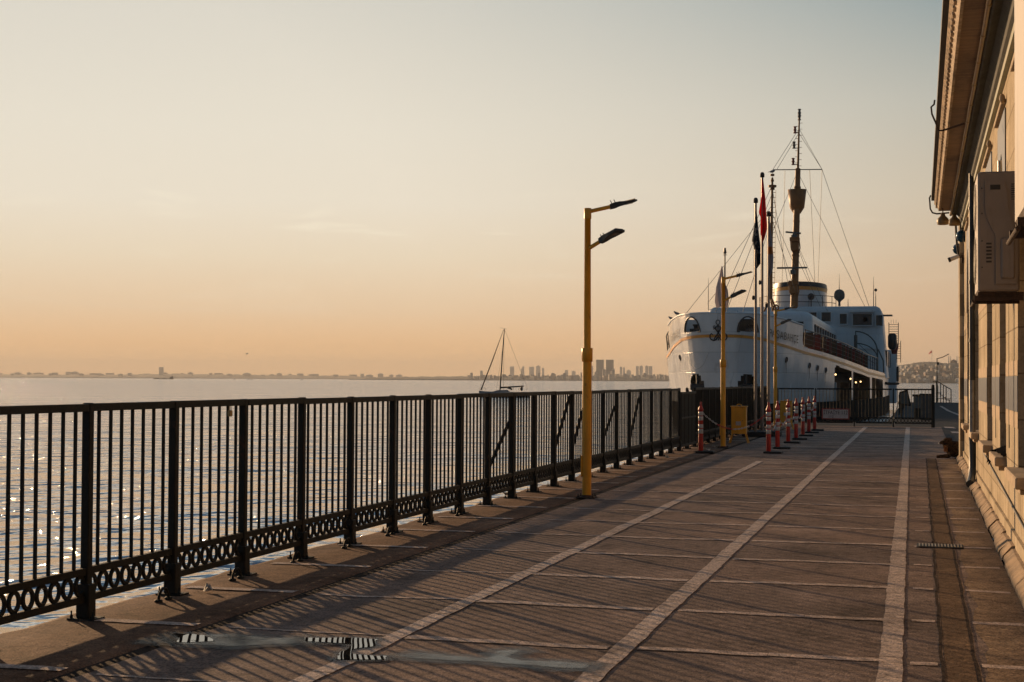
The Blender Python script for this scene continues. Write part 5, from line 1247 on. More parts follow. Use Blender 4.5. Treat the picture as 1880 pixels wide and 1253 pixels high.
while y < E1:
    L = 1.25; dx = random.uniform(-.004, .004); m.tube([(.585+dx, y, 4.925), (.585-dx, y+L-.02, 4.925)], .022, 10); m.tube([(.585, y+L-.07, 4.925), (.585, y+L, 4.925)], .027, 10); y += L
m.build('eave_pipe', M['gutter'], B)
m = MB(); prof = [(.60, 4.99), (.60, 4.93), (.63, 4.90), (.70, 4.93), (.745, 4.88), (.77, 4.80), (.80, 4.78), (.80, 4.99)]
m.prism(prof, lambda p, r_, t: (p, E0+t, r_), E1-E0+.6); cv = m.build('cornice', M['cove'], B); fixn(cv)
m = MB(); m.box(.802, XW, E0, E1+1, 4.70, 4.79); m.build('mosaic_strip', M['mosaic'], B)
# downpipe
dx_, dy_ = .775, 24.7
m = MB(); m.tube([(dx_, dy_, 1.62), (dx_, dy_, 5.0)], .046, 14); 
for z in (4.3, 3.15, 2.25): m.tube([(dx_, dy_, z-.025), (dx_, dy_, z+.025)], .054, 14)
dp = m.build('downpipe', M['pipe_dark'], B)
m = MB(); m.tube([(dx_, dy_, .72), (dx_, dy_, 1.63)], .050, 14); m.build('zinc_section', M['pipe_zinc'], dp)
m = MB(); m.tube([(dx_, dy_, .73), (dx_, dy_, .28), (dx_-.02, dy_-.25, .14), (dx_-.06, dy_-.75, .07)], [.056, .056, .056, .06], 14); m.tube([(dx_, dy_, .70), (dx_, dy_, .75)], .062, 14); m.build('pipe_shoe', M['pipe_dark'], dp)
# conduit running down the wall
MB().tube([(XW-.012, 23.0, .66), (XW-.012, 12.8, .36), (XW-.012, 9, .20)], .012, 6).build('conduit', M['cable'], B)

# air conditioners on brackets
def aircon(x0, x1, y0, y1, z0, z1, label, wire=True):
    a = empty('air_conditioner', ((x0+x1)/2, y0, z0), label, 'air conditioner', 'air conditioners on the building wall')
    m = MB(); m.bbox(x0, x1, y0, y1, z0, z1, .014); body = m.build('casing', M['ac'], a)
    w, h = x1-x0, z1-z0; X = lambda u: x0+u*w; Z = lambda v: z0+v*h
    # valve cover on the side that faces the camera: a raised moulded panel
    cov = [(.17, .92), (.62, .92), (.72, .80), (.72, .70), (.93, .42), (.93, .06), (.42, .06), (.42, .46), (.20, .62), (.17, .70)]
    m = MB(); m.prism([(X(u), Z(v)) for u, v in cov], lambda p, r_, t: (p, y0-.02+t, r_), .0195); fixn(m.build('side_cover', M['ac'], a))
    m = MB(); m.bbox(X(.30), X(.54), y0-.025, y0-.0205, Z(.845), Z(.885), .001); m.build('grip', M['ac_dark'], a)
    m = MB(); m.bbox(X(.55), X(.88), y0-.045, y0-.0205, Z(.10), Z(.44), .012); m.build('valve_box', M['ac'], a)
    m = MB()
    for q in range(6): m.bbox(X(.20), X(.33), y0-.004, y0-.0005, Z(.24+.03*q), Z(.255+.03*q), .0005)
    for q in range(8): m.bbox(X(.80), X(.98), y0-.004, y0-.0005, Z(.76+.018*q), Z(.767+.018*q), .0005)
    m.build('label_plate', M['ac_dark'], a)
    m = MB()
    for u, v in ((.10, .86), (.10, .65), (.10, .42), (.10, .2), (.42, .68), (.68, .47)): m.ball((X(u), y0-.006, Z(v)), .006, 6, 4)
    m.build('screw', M['ac_dark'], a)
    # fan grilles on the front
    for v in ((.28, .74) if h < 1.3 else ()):
        yc_ = (y0+y1)/2; m = MB()
        for r_ in (.05, .10, .15, .20): m.tube([(x0-.012, yc_+r_*math.cos(2*PI*q/24), Z(v)+r_*math.sin(2*PI*q/24)) for q in range(25)], .004, 4, cap=False)
        for q in range(8): m.tube([(x0-.012, yc_, Z(v)), (x0-.012, yc_+.21*math.cos(PI*q/4), Z(v)+.21*math.sin(PI*q/4))], .003, 4)
        m.build('fan_grille', M['ac_dark'], a)
    for yy_ in (y0+.06, y1-.1):
        m = MB(); m.box(x0-.03, XW+.0, yy_, yy_+.04, z0-.075, z0-.035); m.box(x0-.0, XW, yy_-.01, yy_+.05, z0-.034, z0-.004); m.build('bracket', M['rust'], a)
    MB().tube([(x0-.03, y0+.02, z0-.09), (x0-.03, y1, z0-.09)], .014, 6).build('bracket_rail', M['rust'], a)
    return a
aircon(.475, .815, 13.6, 14.35, 2.375, 3.40, 'tall beige air conditioner on a rusty bracket below the eave')
aircon(.465, .83, 7.35, 8.15, 2.40, 4.2, 'beige air conditioner cut off by the right edge of the picture')
m = MB(); m.tube([(.70, 8.6, 2.5), (.69, 8.8, 2.1), (.665, 9.2, 1.75), (.665, 9.5, 1.3), (.72, 10, .9), (.80, 10.0, .45)], .010, 6)
m.tube([(.72, 8.0, 2.3), (.70, 8.5, 2.34), (.71, 8.7, 2.42)], .012, 6)
tag(m.build('cable', M['cable'], origin=(.7, 8.6, 2.5)), 'black cable hanging from the right-edge air conditioner down the wall', 'cable')
# blue-sleeved pipe and grey bent pipe above the unit
MB().tube([(XW-.02, 14.9, 3.52), (.66, 14.9, 3.50), (.60, 14.9, 3.42), (.585, 14.9, 3.3)], .022, 8).build('refrigerant_pipe', M['blue_dome'], B)
MB().tube([(XW-.07, 16.2, 3.3), (XW-.07, 16.2, 3.85)], .022, 8).build('vent_pipe', M['pipe_zinc'], B)
# board leaning at the right edge
m = MB(); m.prism([(.66, .0), (.69, .0), (.835, 1.95), (.835, 2.05), (.80, 2.05)], lambda p, r_, t: (p+0, 8.3+t, r_), .45)
# wires, lamps, globes and camera at the corner of the eave
def P3(px, py, X): d = ray(px, py); t = X/d.x; return Vector((d.x*t, d.y*t, EYE+d.z*t))
def PY(px, py, Y): d = ray(px, py); t = Y/d.y; return Vector((d.x*t, Y, EYE+d.z*t))
MB().tube([PY(1716, 184, 17.2), PY(1715, 192, 17.2), PY(1709.5, 197, 17.2), PY(1711, 210, 17.2), PY(1718, 226, 17.2), PY(1723, 240, 17.2), PY(1731, 240, 17.2), PY(1750, 234, 17.2), PY(1771, 227, 17.2)], .011, 6).build('eave_hook', M['rust'], B)
MB().tube([PY(1709, 359, 30.9), PY(1706.5, 364, 30.9), PY(1708, 384, 30.9), PY(1712, 391, 30.9), PY(1720, 393, 30.9), PY(1743, 391, 30.9)], .017, 6).build('eave_hook', M['rust'], B)
for i, (px, py, yy_, lb) in enumerate(((1731, 394, 30.5, 'ochre bell lamp hanging under the end of the eave, left one'), (1752, 396, 31.2, 'ochre bell lamp hanging under the eave close to the wall'))):
    c = PY(px, py, yy_); l_ = empty('bell_lamp', c, lb, 'lamp', 'bell lamps under the eave')
    MB().lathe([(.02, .03), (.035, .02), (.05, -.03), (.10, -.08), (.115, -.12), (.11, -.18), (.095, -.20)], c, 20).build('lamp_shade', M['horn'], l_)
    MB().tube([c+Vector((0, 0, .02)), (c.x, c.y, 4.95)], .012, 6).build('stem', M['rust'], l_)
MB().tube([PY(1754, 398, 31.4), PY(1755.5, 430, 31.4), PY(1757, 450, 31.6), PY(1760, 470, 31.9)], .022, 8).build('conduit', M['cable'], B)
for i, (px, py, yy_, r_, lb) in enumerate(((1767, 434, 31.2, .125, 'dark blue glass globe on the building corner, upper one'), (1759.5, 457.5, 32.2, .115, 'dark blue glass globe on the building corner, lower one'))):
    c = PY(px, py, yy_); g_ = empty('wall_globe', c, lb, 'globe lamp', 'blue globes on the building corner'); MB().ball(c, r_, 20, 14).build('globe', M['blue_dome'], g_)
    MB().tube([c+Vector((r_*.7, 0, 0)), (XW+.02, c.y, c.z)], .04, 10).build('wall_mount', M['rust'], g_)
c = PY(1751, 474, 31.8); cc = empty('security_camera', c, 'small white security camera pointing left from the building corner', 'camera')
MB().tube([c+Vector((-.07, 0, -.03)), c+Vector((.10, 0, .035))], [.045, .04], 10).build('housing', M['white_plastic'], cc)
MB().tube([c+Vector((-.105, 0, -.043)), c+Vector((-.06, 0, -.027))], .05, 10).build('lens_hood', M['black'], cc)
MB().tube([c+Vector((.05, 0, .02)), c+Vector((.16, 0, .01)), c+Vector((.17, .1, -.02))], .016, 6).tube([c+Vector((.17, .05, .06)), c+Vector((.17, .05, -.10))], .03, 8).build('bracket', M['rust'], cc)
# black cloth slung over the window sill
m = MB(); vs = []; fs = []
for j in range(13):
    for i in range(9):
        u, v = i/8, j/12; y = lerp(u, 18.1, 16.4)
        x = .80+.30*v; z = .85+.09*math.sin(v*PI*.8)*max(0, math.sin(u*PI*.9+.15))**.5+.012*math.sin(u*9+v*4)
        if i == 0: x = .72+.1*v; z = .68+.12*v
        if i == 1: x = .735+.2*v; z = .83+.06*v
        vs.append((x, y, z))
vs2 = [(x+.015, y, z+.0-.02) for x, y, z in vs]
N_ = len(vs)
for j in range(12):
    for i in range(8):
        a = j*9+i; fs.append((a, a+1, a+10, a+9)); fs.append((N_+a, N_+a+9, N_+a+10, N_+a+1))
tag(m.add(vs+vs2, fs, True).build('black_cloth', M['black_cloth'], origin=(.8, 17, .8)), 'black cloth draped over a window sill of the building', 'cloth')
# drain grate
gd = gp(1722, 1004); g = empty('drain_grate', (gd.x, gd.y, .006), 'dark slotted drain grate set across the brick channel', 'grate')
MB().bbox(gd.x-.20, gd.x+.24, gd.y-.16, gd.y+.16, .0045, .010, .001).build('frame', M['black'], g)
m = MB()
for q in range(14): x = gd.x-.18+q*.03; m.box(x, x+.013, gd.y-.13, gd.y+.13, .011, .0165)
m.build('bars', M['gutter'], g)

# ------------------------------------------------------------------ dog and gulls (one continuous skin each)
def skinball(balls, tubes, voxel, name, mt, smooth=4, parent=None, origin=None):
    mb = MB()
    for b_ in balls: mb.ball(*b_)
    for t_ in tubes: mb.tube(*t_)
    me0 = mb.build('tmp', None); md = me0.modifiers.new('r', 'REMESH'); md.mode = 'VOXEL'; md.voxel_size = voxel; md.use_smooth_shade = True
    sm = me0.modifiers.new('s', 'SMOOTH'); sm.factor = .6; sm.iterations = smooth
    bpy.context.view_layer.update()
    me = bpy.data.meshes.new_from_object(me0.evaluated_get(bpy.context.evaluated_depsgraph_get())); bpy.data.objects.remove(me0, do_unlink=True)
    me.name = name; o_ = Vector((0, 0, 0)) if parent is None else parent.location.copy()
    if parent is None and origin is not None: o_ = Vector(origin)
    me.transform(Matrix.Translation(-o_)); me.materials.clear(); me.materials.append(mt)
    ob = bpy.data.objects.new(name, me); COL.objects.link(ob)
    if parent: ob.parent = parent
    else: ob.location = o_
    return ob
D0 = gp(1742, 842); dx, dy = D0.x, D0.y
dog = empty('dog', (dx, dy, 0), 'shaggy brown dog lying at the corner of the building with its head up, facing left', 'dog')
V = Vector; o = V((dx+.02, dy+.15, 0))
Ry = lambda a: Matrix.Rotation(R(a), 3, 'Y')
balls = [(o+V((.10, .0, .19)), (.19, .14, .17), 16, 10), (o+V((.34, .02, .17)), (.24, .15, .155), 16, 10), (o+V((.58, .03, .14)), (.20, .16, .14), 16, 10),
         (o+V((-.02, -.01, .25)), (.12, .11, .15), 14, 10, Ry(-25)), (o+V((-.055, -.02, .35)), (.088, .08, .082), 14, 10), (o+V((-.135, -.025, .325)), (.07, .04, .038), 12, 8, Ry(14)),
         (o+V((-.18, -.025, .308)), (.032, .028, .026), 10, 8), (o+V((.55, -.12, .09)), (.14, .06, .09), 12, 8), (o+V((-.0, -.07, .41-.02)), (.03, .018, .045), 8, 6, Ry(20)), (o+V((-.0, .06, .41-.02)), (.03, .018, .045), 8, 6, Ry(20))]
tubes = [([o+V((.08, -.10, .15)), o+V((-.02, -.12, .05)), o+V((-.20, -.12, .035)), o+V((-.27, -.12, .03))], [.06, .045, .033, .036], 10), ([o+V((.08, .09, .15)), o+V((.0, .10, .05)), o+V((-.14, .10, .035)), o+V((-.2, .10, .03))], [.06, .045, .033, .036], 10),
         ([o+V((.6, -.13, .10)), o+V((.42, -.19, .05)), o+V((.32, -.2, .03))], [.07, .045, .035], 10), ([o+V((.74, .03, .1)), o+V((.9, -.02, .05)), o+V((1.0, -.12, .04))], [.05, .045, .02], 10)]
body = skinball(balls, tubes, .014, 'body', M['fur'], 3, dog)
# shaggy coat: short tufts standing on the skin
tf = MB(); rnd = random.Random(3)
mesh = body.data
for p in mesh.polygons:
    if rnd.random() < .55:
        c = V(p.center)+dog.location; n = V(p.normal)
        if c.z < .05: continue
        t = (n*.55+V((.55, 0, -.35))+V((rnd.uniform(-.3, .3), rnd.uniform(-.3, .3), rnd.uniform(-.3, .3)))).normalized(); s_ = n.cross(t); s_ = s_.normalized() if s_.length > .01 else V((0, 1, 0))
        h = rnd.uniform(.015, .035)*(1.4 if c.x > dx-.02 else .55); tf.add([c-s_*.006, c+s_*.006, c+t*h], [(0, 1, 2)])
tf.build('coat', M['fur'], dog)
tf = MB()
for q in range(260):
    c = o+V((-.085+rnd.uniform(-.03, .045), -.10+rnd.uniform(-.02, .06), .20+rnd.uniform(-.05, .07))); d_ = V((rnd.uniform(-.5, .0), -.4, -.8)).normalized(); s_ = d_.cross(V((0, 1, 0))).normalized()*.005; tf.add([c-s_, c+s_, c+d_*rnd.uniform(.02, .05)], [(0, 1, 2)])
tf.build('chest_fur', M['fur_light'], dog)
MB().ball(o+V((-.208, -.025, .316)), (.014, .016, .013), 8, 6).build('nose', M['nose'], dog)
for sy in (-.062, .03): MB().ball(o+V((-.118, sy-.008, .368)), .0095, 8, 6).build('eye', M['nose'], dog)
def gull(loc, facing, s, label, fly=False):
    loc = V(loc); f = facing
    balls = [((0, 0, .14), (.15, .07, .075), 12, 8, Ry(-12)), ((.14, 0, .23), (.05, .045, .045), 10, 8), ((.08, 0, .185), (.07, .05, .06), 10, 8), ((-.17, 0, .11), (.09, .035, .02), 10, 6, Ry(-8))]
    tubes = [([V((.17, 0, .23)), V((.235, 0, .215))], [.016, .006], 6)]
    if not fly: tubes += [([V((.02, -.025, .09)), V((.02, -.025, 0))], .008, 5), ([V((.02, .025, .09)), V((.02, .025, 0))], .008, 5)]
    else: tubes += [([V((0, -.05, .17)), V((.02, -.3, .28)), V((-.06, -.6, .2))], [.04, .03, .01], 6), ([V((0, .05, .17)), V((.02, .3, .28)), V((-.06, .6, .2))], [.04, .03, .01], 6)]
    Mz = Matrix.Rotation(f, 3, 'Z'); T = lambda p: loc+Mz @ (V(p)*s)
    balls = [(T(b_[0]), V(b_[1])*s, b_[2], b_[3], Mz @ (b_[4] if len(b_) > 4 else Matrix.Identity(3))) for b_ in balls]
    tubes = [([T(p) for p in t_[0]], [r_*s for r_ in t_[1]] if isinstance(t_[1], list) else t_[1]*s, t_[2]) for t_ in tubes]
    o_ = skinball(balls, tubes, .012*s, 'seagull', M['gull'], 1, None, loc); return tag(o_, label, 'seagull', 'seagulls' )
gull((SX0, FY_+.6, 16.38), R(20), 1.25, 'gull perched on top of the ferry foremast')
q = hpt(2.6, ZR(2.6)+.06, -1); gull(q, R(200), .95, 'gull standing on the ferry bow rail left of the jackstaff')
q = hpt(4.9, ZR(4.9)+.06, -1); gull(q, R(180), .8, 'small gull crouching on the far left of the ferry bow rail')
fl_ = at_dist(453, 420); gull((fl_.x, fl_.y, 8), R(60), 1.6, 'tiny gull flying over the sea far left', True)
# litter along the foot of the fence
rnd = random.Random(11)
for i, (px, py, lb) in enumerate(((386, 1088, 'white paper cup lying by the third fence post'), (1300, 829, 'pale litter by the foot of the fence behind the lone traffic post'), (1310, 822, 'crumpled white bag at the fence foot left of the second lamp'), (1225, 842, 'small white scrap at the foot of the fence left of the traffic post'), (930, 912, 'crumpled pale bag behind the fence left of the tall lamp'))):
    b_ = gp(px, py); m = MB()
    pts = [V((b_.x+rnd.uniform(-.06, .06), b_.y+rnd.uniform(-.05, .05), rnd.uniform(.005, .07))) for _ in range(12)]
    for q in range(9): m.add([pts[q], pts[q+1], pts[q+2], pts[q+3]], [(0, 1, 2), (0, 2, 3)])
    tag(m.build('litter', M['sand'], origin=b_), lb, 'litter')

# ------------------------------------------------------------------ far end of the pier
st = empty('steps', (1.4, 122, 0), 'dark iron steps with a sloping handrail at the far end of the pier', 'steps')
pq = [PY(px, 738, 122.5).x for px in (1719, 1727, 1732, 1737, 1746)]
m = MB()
for q, (xa, xb, z) in enumerate(((pq[0], pq[1], .78), (pq[1], pq[2], .60), (pq[2], pq[3], .42), (pq[3], pq[4]-.1, .24))):
    m.box(xa, xb, 121.7, 122.9, z-.05, z); m.box(xb-.05, xb, 121.7, 122.9, max(.0, z-.22), z-.05)
m.build('treads', M['iron'], st)
m = MB()
for yy_ in (121.7, 122.9):
    m.tube([(pq[0]-.25, yy_, 1.62), (pq[0]+.1, yy_, 1.62), (pq[4], yy_, 1.02)], .035, 6)
    for xx in pq: m.tube([(xx, yy_, 0), (xx, yy_, lerp((xx-pq[0])/(pq[4]-pq[0]), 1.6, 1.02))], .028, 6)
    m.tube([(pq[0], yy_, .3), (pq[4], yy_, .3)], .02, 5)
m.build('handrail', M['iron'], st)
m = MB(); x = XG1+.02
rl = empty('pier_railing', (.4, 100, 0), 'dark railing along the far left side of the pier beyond the gate', 'railing')
m = MB(); yy_ = 75
pr_ = [(-1.0, y) for y in range(76, 122, 3)]
for x, y in pr_: m.tube([(x, y, 0), (x, y, .95)], .03, 6)
m.tube([(-1.0, 76, .95), (-1.0, 121, .95)], .025, 6); m.tube([(-1.0, 76, .5), (-1.0, 121, .5)], .02, 6); m.build('rails', M['iron'], rl)
def onpier(px, y): return PY(px, 740, y).x
x0_, x1_ = onpier(1690, 66), onpier(1711, 66)
kc = empty('metal_kiosk', ((x0_+x1_)/2, 66, 0), 'dark metal cabinet standing behind the right end of the cross gate', 'cabinet')
MB().bbox(x0_, x1_, 66, 67, 0, 1.05, .02).build('body', M['pipe_dark'], kc); MB().bbox(x0_-.04, x1_+.04, 65.95, 67.05, 1.052, 1.10, .01).build('top', M['iron'], kc)
x0_, x1_ = onpier(1651, 70), onpier(1669, 70)
fb = empty('tilted_frame', (x0_, 70, 0), 'dark tilted board frame behind the cross gate beside the ferry', 'frame')
m = MB(); q4 = [V((x0_, 70, .62)), V((x1_+.06, 70, .55)), V((x1_-.08, 70, 1.22)), V((x0_+.02, 70, 1.12))]
for a_, b_ in zip(q4, q4[1:]+q4[:1]): m.tube([a_, b_], .035, 6)
m.build('frame_bars', M['iron'], fb); MB().add([v+V((0, .02, 0)) for v in q4]+[v+V((0, .05, 0)) for v in q4], [(0, 1, 2, 3), (7, 6, 5, 4)]).build('board', M['ship_curtain'], fb)
MB().tube([(x0_+.1, 70.1, 0), (x0_+.1, 70.1, .7)], .04, 6).build('leg', M['iron'], fb)
x0_, x1_ = onpier(1677, 69), onpier(1691, 69)
bb = empty('crate', (x0_, 69, 0), 'grey crate with a dark lid behind the cross gate', 'crate')
MB().bbox(x0_, x1_, 69, 69.4, .45, .95, .01).build('box', M['ship_curtain'], bb); MB().bbox(x0_-.05, x1_+.03, 68.95, 69.45, .955, 1.05, .01).build('lid', M['iron'], bb); MB().bbox(x0_+.02, x1_-.02, 69.02, 69.38, 0, .445, .01).build('stand', M['iron'], bb)

# ------------------------------------------------------------------ boats
M['boat_blue'] = mat('boat_dull_blue', (0.10, 0.14, 0.18), 0.5, 0, .2, 4)
def sailboat():
    c = at_dist(920, 232, SEA); s = c.length/F_PX*1.02; ex = V((math.cos(YAW+.02), math.sin(YAW+.02), 0)); ey = V((-ex.y, ex.x, 0))
    T = lambda px, py, w=0.0: c+ex*((px-920)*s)+ey*w+V((0, 0, (731-py)*s))
    b = empty('sailboat', c, 'small sailboat with furled sails and a bare mast on the sea beyond the fence', 'sailboat')
    hull_ = MB(); st_ = [(880, 0.02, 719), (888, .45, 720), (900, .85, 720.6), (920, 1.15, 721.3), (945, 1.15, 721.3), (965, .9, 721), (971, .8, 721)]
    vs = []
    for px, w, py in st_:
        vs += [T(px, py, -w), T(px+1, 727, -w*.75), T(px+2, 733, -w*.1), T(px+2, 733, w*.1), T(px+1, 727, w*.75), T(px, py, w)]
    fs = []
    for i in range(len(st_)-1):
        for q in range(5): fs.append((i*6+q, i*6+q+1, (i+1)*6+q+1, (i+1)*6+q))
        fs.append((i*6+5, i*6, (i+1)*6, (i+1)*6+5))
    fs.append(tuple(range(len(vs)-6, len(vs)))); hull_.add(vs, fs, True); hull_.build('hull', M['boat_blue'], b)
    m = MB(); m.prism([(904, 721), (914, 718), (932, 717.6), (936, 721)], lambda p, q, t: T(p, q, -.7+t), 1.4); fixn(m.build('cabin', M['boat_blue'], b))
    m = MB(); m.prism([(930, 714.5), (931.5, 710.5), (940, 715), (940, 718)], lambda p, q, t: T(p, q, -.8+t), 1.6); fixn(m.build('spray_hood', M['ship_black'], b))
    m = MB(); m.tube([T(918, 718), T(922, 655), T(925.4, 608)], [.11, .10, .07], 8)
    m.tube([T(922.5, 640, -.5), T(922.5, 640, .5)], .03, 5); m.tube([T(917, 605.5), T(930, 608)], .02, 4); m.build('mast', M['ship_black'], b)
    MB().tube([T(919, 713.5), T(961, 710.5)], [.13, .09], 8).build('boom', M['iron'], b)
    m = MB(); m.tube([T(884, 718), T(904, 665), T(924, 609)], [.10, .085, .03], 8); m.build('furled_jib', M['rust'], b)
    m = MB(); m.tube([T(926, 609), T(968, 716)], .018, 4); m.tube([T(925, 620), T(912, 718, 1)], .018, 4); m.tube([T(925, 620), T(924, 718, -1)], .018, 4)
    for px in (882, 886, 892, 942, 952, 966): m.tube([T(px, 718, .6), T(px, 713.5, .6)], .025, 4)
    m.tube([T(882, 714, .6), T(892, 714.5, .6)], .02, 4); m.build('rigging', M['wire'], b)
    m = MB(); p0 = T(957.5, 718.5); h = 1.0
    pr = empty('person', T(957, 718), 'two dark figures' if False else 'dark clothed person sitting at the stern of the sailboat', 'person', None)
    sk = skinball([(T(957, 716.6), (.20, .18, .22), 10, 8), (T(957.2, 714.3), (.17, .20, .28), 10, 8), (T(957.4, 711.4), (.10, .10, .12), 10, 8)], [([T(957, 715), T(955.0, 714.2), T(953.2, 714.8)], [.07, .055, .045], 6), ([T(957.2, 712.8), T(957.4, 711.8)], .06, 6), ([T(957, 717), T(954.8, 716.6), T(954.5, 718.5)], [.10, .08, .06], 6)], .05, 'body', M['ship_black'], 2, pr)
    m = MB(); m.bbox(*[0, .1, 0, .1, 0, .1]) if False else None
    return b
sailboat()
def farboat(px, D, L, h, label, kindn='cargo_ship'):
    c = at_dist(px, D, SEA); ex = V((math.cos(YAW+.2), math.sin(YAW+.2), 0)); ey = V((-ex.y, ex.x, 0))
    b = empty(kindn, c, label, 'ship' if L > 20 else 'boat', None if L > 20 else 'small boats far out at sea')
    T = lambda u, w, z: c+ex*(u*L)+ey*(w*L)+V((0, 0, z*h))
    hs = [(-.5, .015, .32), (-.42, .06, .22), (-.1, .07, .18), (.3, .07, .18), (.36, .07, .34), (.5, .06, .36)]
    vs = []
    for u, w, z in hs: vs += [T(u, -w, z), T(u*.97, -w*.7, -.05), T(u*.97, w*.7, -.05), T(u, w, z)]
    fs = [(i*4+q, i*4+(q+1) % 4, (i+1)*4+(q+1) % 4, (i+1)*4+q) for i in range(len(hs)-1) for q in range(4)]; fs += [(0, 1, 2, 3), tuple(len(vs)-4+q for q in (3, 2, 1, 0))]
    MB().add(vs, fs).build('hull', M['ship_black'], b)
    m = MB()
    for u0, u1, z0, z1 in (((.30, .38, .3, .62), (.38, .46, .3, .85), (-.36, -.2, .2, .3), (-.05, .12, .18, .24)) if L > 20 else ((-.05, .25, .3, .8),)): m.prism([(u0, z0), (u1, z0), (u1-.01, z1), (u0+.02, z1)], lambda p, q, t: T(p, -.05+t, q), .1)
    fixn(m.build('deckhouse', M['iron'] if L > 20 else M['ship_black'], b))
    m = MB(); m.tube([T(.41, 0, .8), T(.41, 0, 1.35)], .004*L if L > 20 else .05, 5); m.tube([T(-.3, 0, .25), T(-.3, 0, .6)], .003*L if L > 20 else .04, 5); m.build('mast', M['iron'], b)
farboat(300, 3300, 42, 7.5, 'long low dark cargo ship far out at sea on the left')
for i, (px, lb) in enumerate(((430, 'leftmost of the tiny dark boats right of the cargo ship'), (456, 'second tiny dark boat right of the cargo ship'), (462, 'third tiny dark boat right of the cargo ship'), (554, 'tiny dark boat far out between the cargo ship and the sailboat'))):
    farboat(px, 2600, 3.6, 2.2, lb, 'small_boat')

# ------------------------------------------------------------------ far shores and their cities
M['land'] = mat('far_land', (0.03, 0.034, 0.026), 0.9, 0, .4, .004, stretch=(1, 1, 3))
M['hill'] = mat('far_wooded_hill', (0.018, 0.026, 0.018), 0.95, 0, .5, .02)
def ridge(name, pts, D, depth, mt, nse_a=2.0):
    """shoreline rising behind the water: pts = (photo column, height in photo pixels)"""
    rows = 7; cols = []; x = pts[0][0]
    while x <= pts[-1][0]: cols.append(x); x += 3
    vs = []; fs = []
    for i, px in enumerate(cols):
        h = interp(px, [p[0] for p in pts], [p[1] for p in pts])*D/F_PX
        h = max(1, h+nse_a*(nse(px*.11, 1)+.6*nse(px*.37, 2)))
        prof = [(0, SEA-1), (0.01, SEA+1.5), (.12, h*.30), (.35, h*.62), (.65, h*.9), (.85, h), (1.2, h*.8)]
        for t, z in prof: p = at_dist(px, D+depth*t); vs.append((p.x, p.y, z))
    for i in range(len(cols)-1):
        for q in range(rows-1): a = i*rows+q; fs.append((a, a+rows, a+rows+1, a+1))
    tag(MB().add(vs, fs, True).build(name, mt), kind='structure')
ridge('far_shore', [(-160, 5), (200, 6), (330, 8), (450, 7), (600, 6.5), (700, 4.5), (760, 3)], 8600, 700, M['land'], 3)
ridge('far_shore', [(640, .5), (700, 5), (800, 6.5), (900, 8), (1000, 8), (1100, 9), (1200, 10.5), (1300, 11), (1600, 13)], 4700, 500, M['land'], 1.5)
HP = [(1540, 20), (1600, 28), (1650, 34), (1670, 37.5), (1685, 40), (1700, 42), (1720, 40.5), (1745, 38), (1762, 35), (1790, 33), (1900, 26)]
ridge('hill', HP, 2900, 420, M['hill'], .8)
def bmat(name, c, wn_=True):
    m = bpy.data.materials.new(name); m.use_nodes = True
    n, l = m.node_tree.nodes, m.node_tree.links; b = n['Principled BSDF']; b.inputs['Roughness'].default_value = .7
    t = n.new('ShaderNodeTexCoord'); mp = n.new('ShaderNodeMapping'); mp.inputs['Rotation'].default_value = (PI/2, 0, 0); l.new(t.outputs['Object'], mp.inputs[0])
    br_ = n.new('ShaderNodeTexBrick'); br_.offset = 0; br_.inputs['Scale'].default_value = .32; br_.inputs['Mortar Size'].default_value = .25; br_.inputs['Brick Width'].default_value = .9; br_.inputs['Row Height'].default_value = 1.0
    br_.inputs['Color1'].default_value = tuple(x*.25 for x in c)+(1,); br_.inputs['Color2'].default_value = tuple(x*.5 for x in c)+(1,); br_.inputs['Mortar'].default_value = tuple(c)+(1,)
    l.new(mp.outputs[0], br_.inputs['Vector']); l.new(br_.outputs['Color'], b.inputs['Base Color']); return m
BM = [bmat('far_facade_grey', (.30, .28, .26)), bmat('far_facade_cream', (.42, .37, .30)), bmat('far_facade_brick', (.30, .18, .13)), bmat('far_facade_dark', (.14, .15, .16))]
M['sunlit_wall'] = mat('far_wall_painted_sunlit', (.80, .72, .62), .8)  # bright tone paints the sun's glint on some of the hill houses
M['far_roof'] = mat('far_roof_tile', (.14, .07, .045), .8)
def block(px, D, wpx, hpx, z0, mt, label, group, kindn='building', roof=None, rot=0.0, depth=None, top=0):
    c = at_dist(px, D, z0); s = D/F_PX; w = wpx*s/2; h = hpx*s; dp_ = depth or w; a = YAW+rot
    ex = V((math.cos(a), math.sin(a), 0)); ey = V((-ex.y, ex.x, 0)); T = lambda x, y, z: c+ex*x+ey*y+V((0, 0, z))
    m = MB(); q = [(-w, -dp_), (w, -dp_), (w, dp_), (-w, dp_)]
    vs = [T(x, y, z) for z in (-8, h) for x, y in q]; fs = [(0, 1, 5, 4), (1, 2, 6, 5), (2, 3, 7, 6), (3, 0, 4, 7), (4, 5, 6, 7)]
    if roof == 'hip': vs.append(T(0, 0, h+w*.35)); fs = fs[:4]+[(4, 5, 8), (5, 6, 8), (6, 7, 8), (7, 4, 8)]
    if roof == 'core':
        k_ = len(vs); vs += [T(x*.4, y*.5, z) for z in (h, h+max(3, .05*h)) for x, y in q]; fs += [(k_+a_, k_+(a_+1) % 4, k_+4+(a_+1) % 4, k_+4+a_) for a_ in range(4)]+[(k_+4, k_+5, k_+6, k_+7)]
    o = m.add(vs, fs).build(kindn, mt, origin=c); return tag(o, label, 'building', group)
rnd = random.Random(21)
FT = 'low blocks of the far shore city'
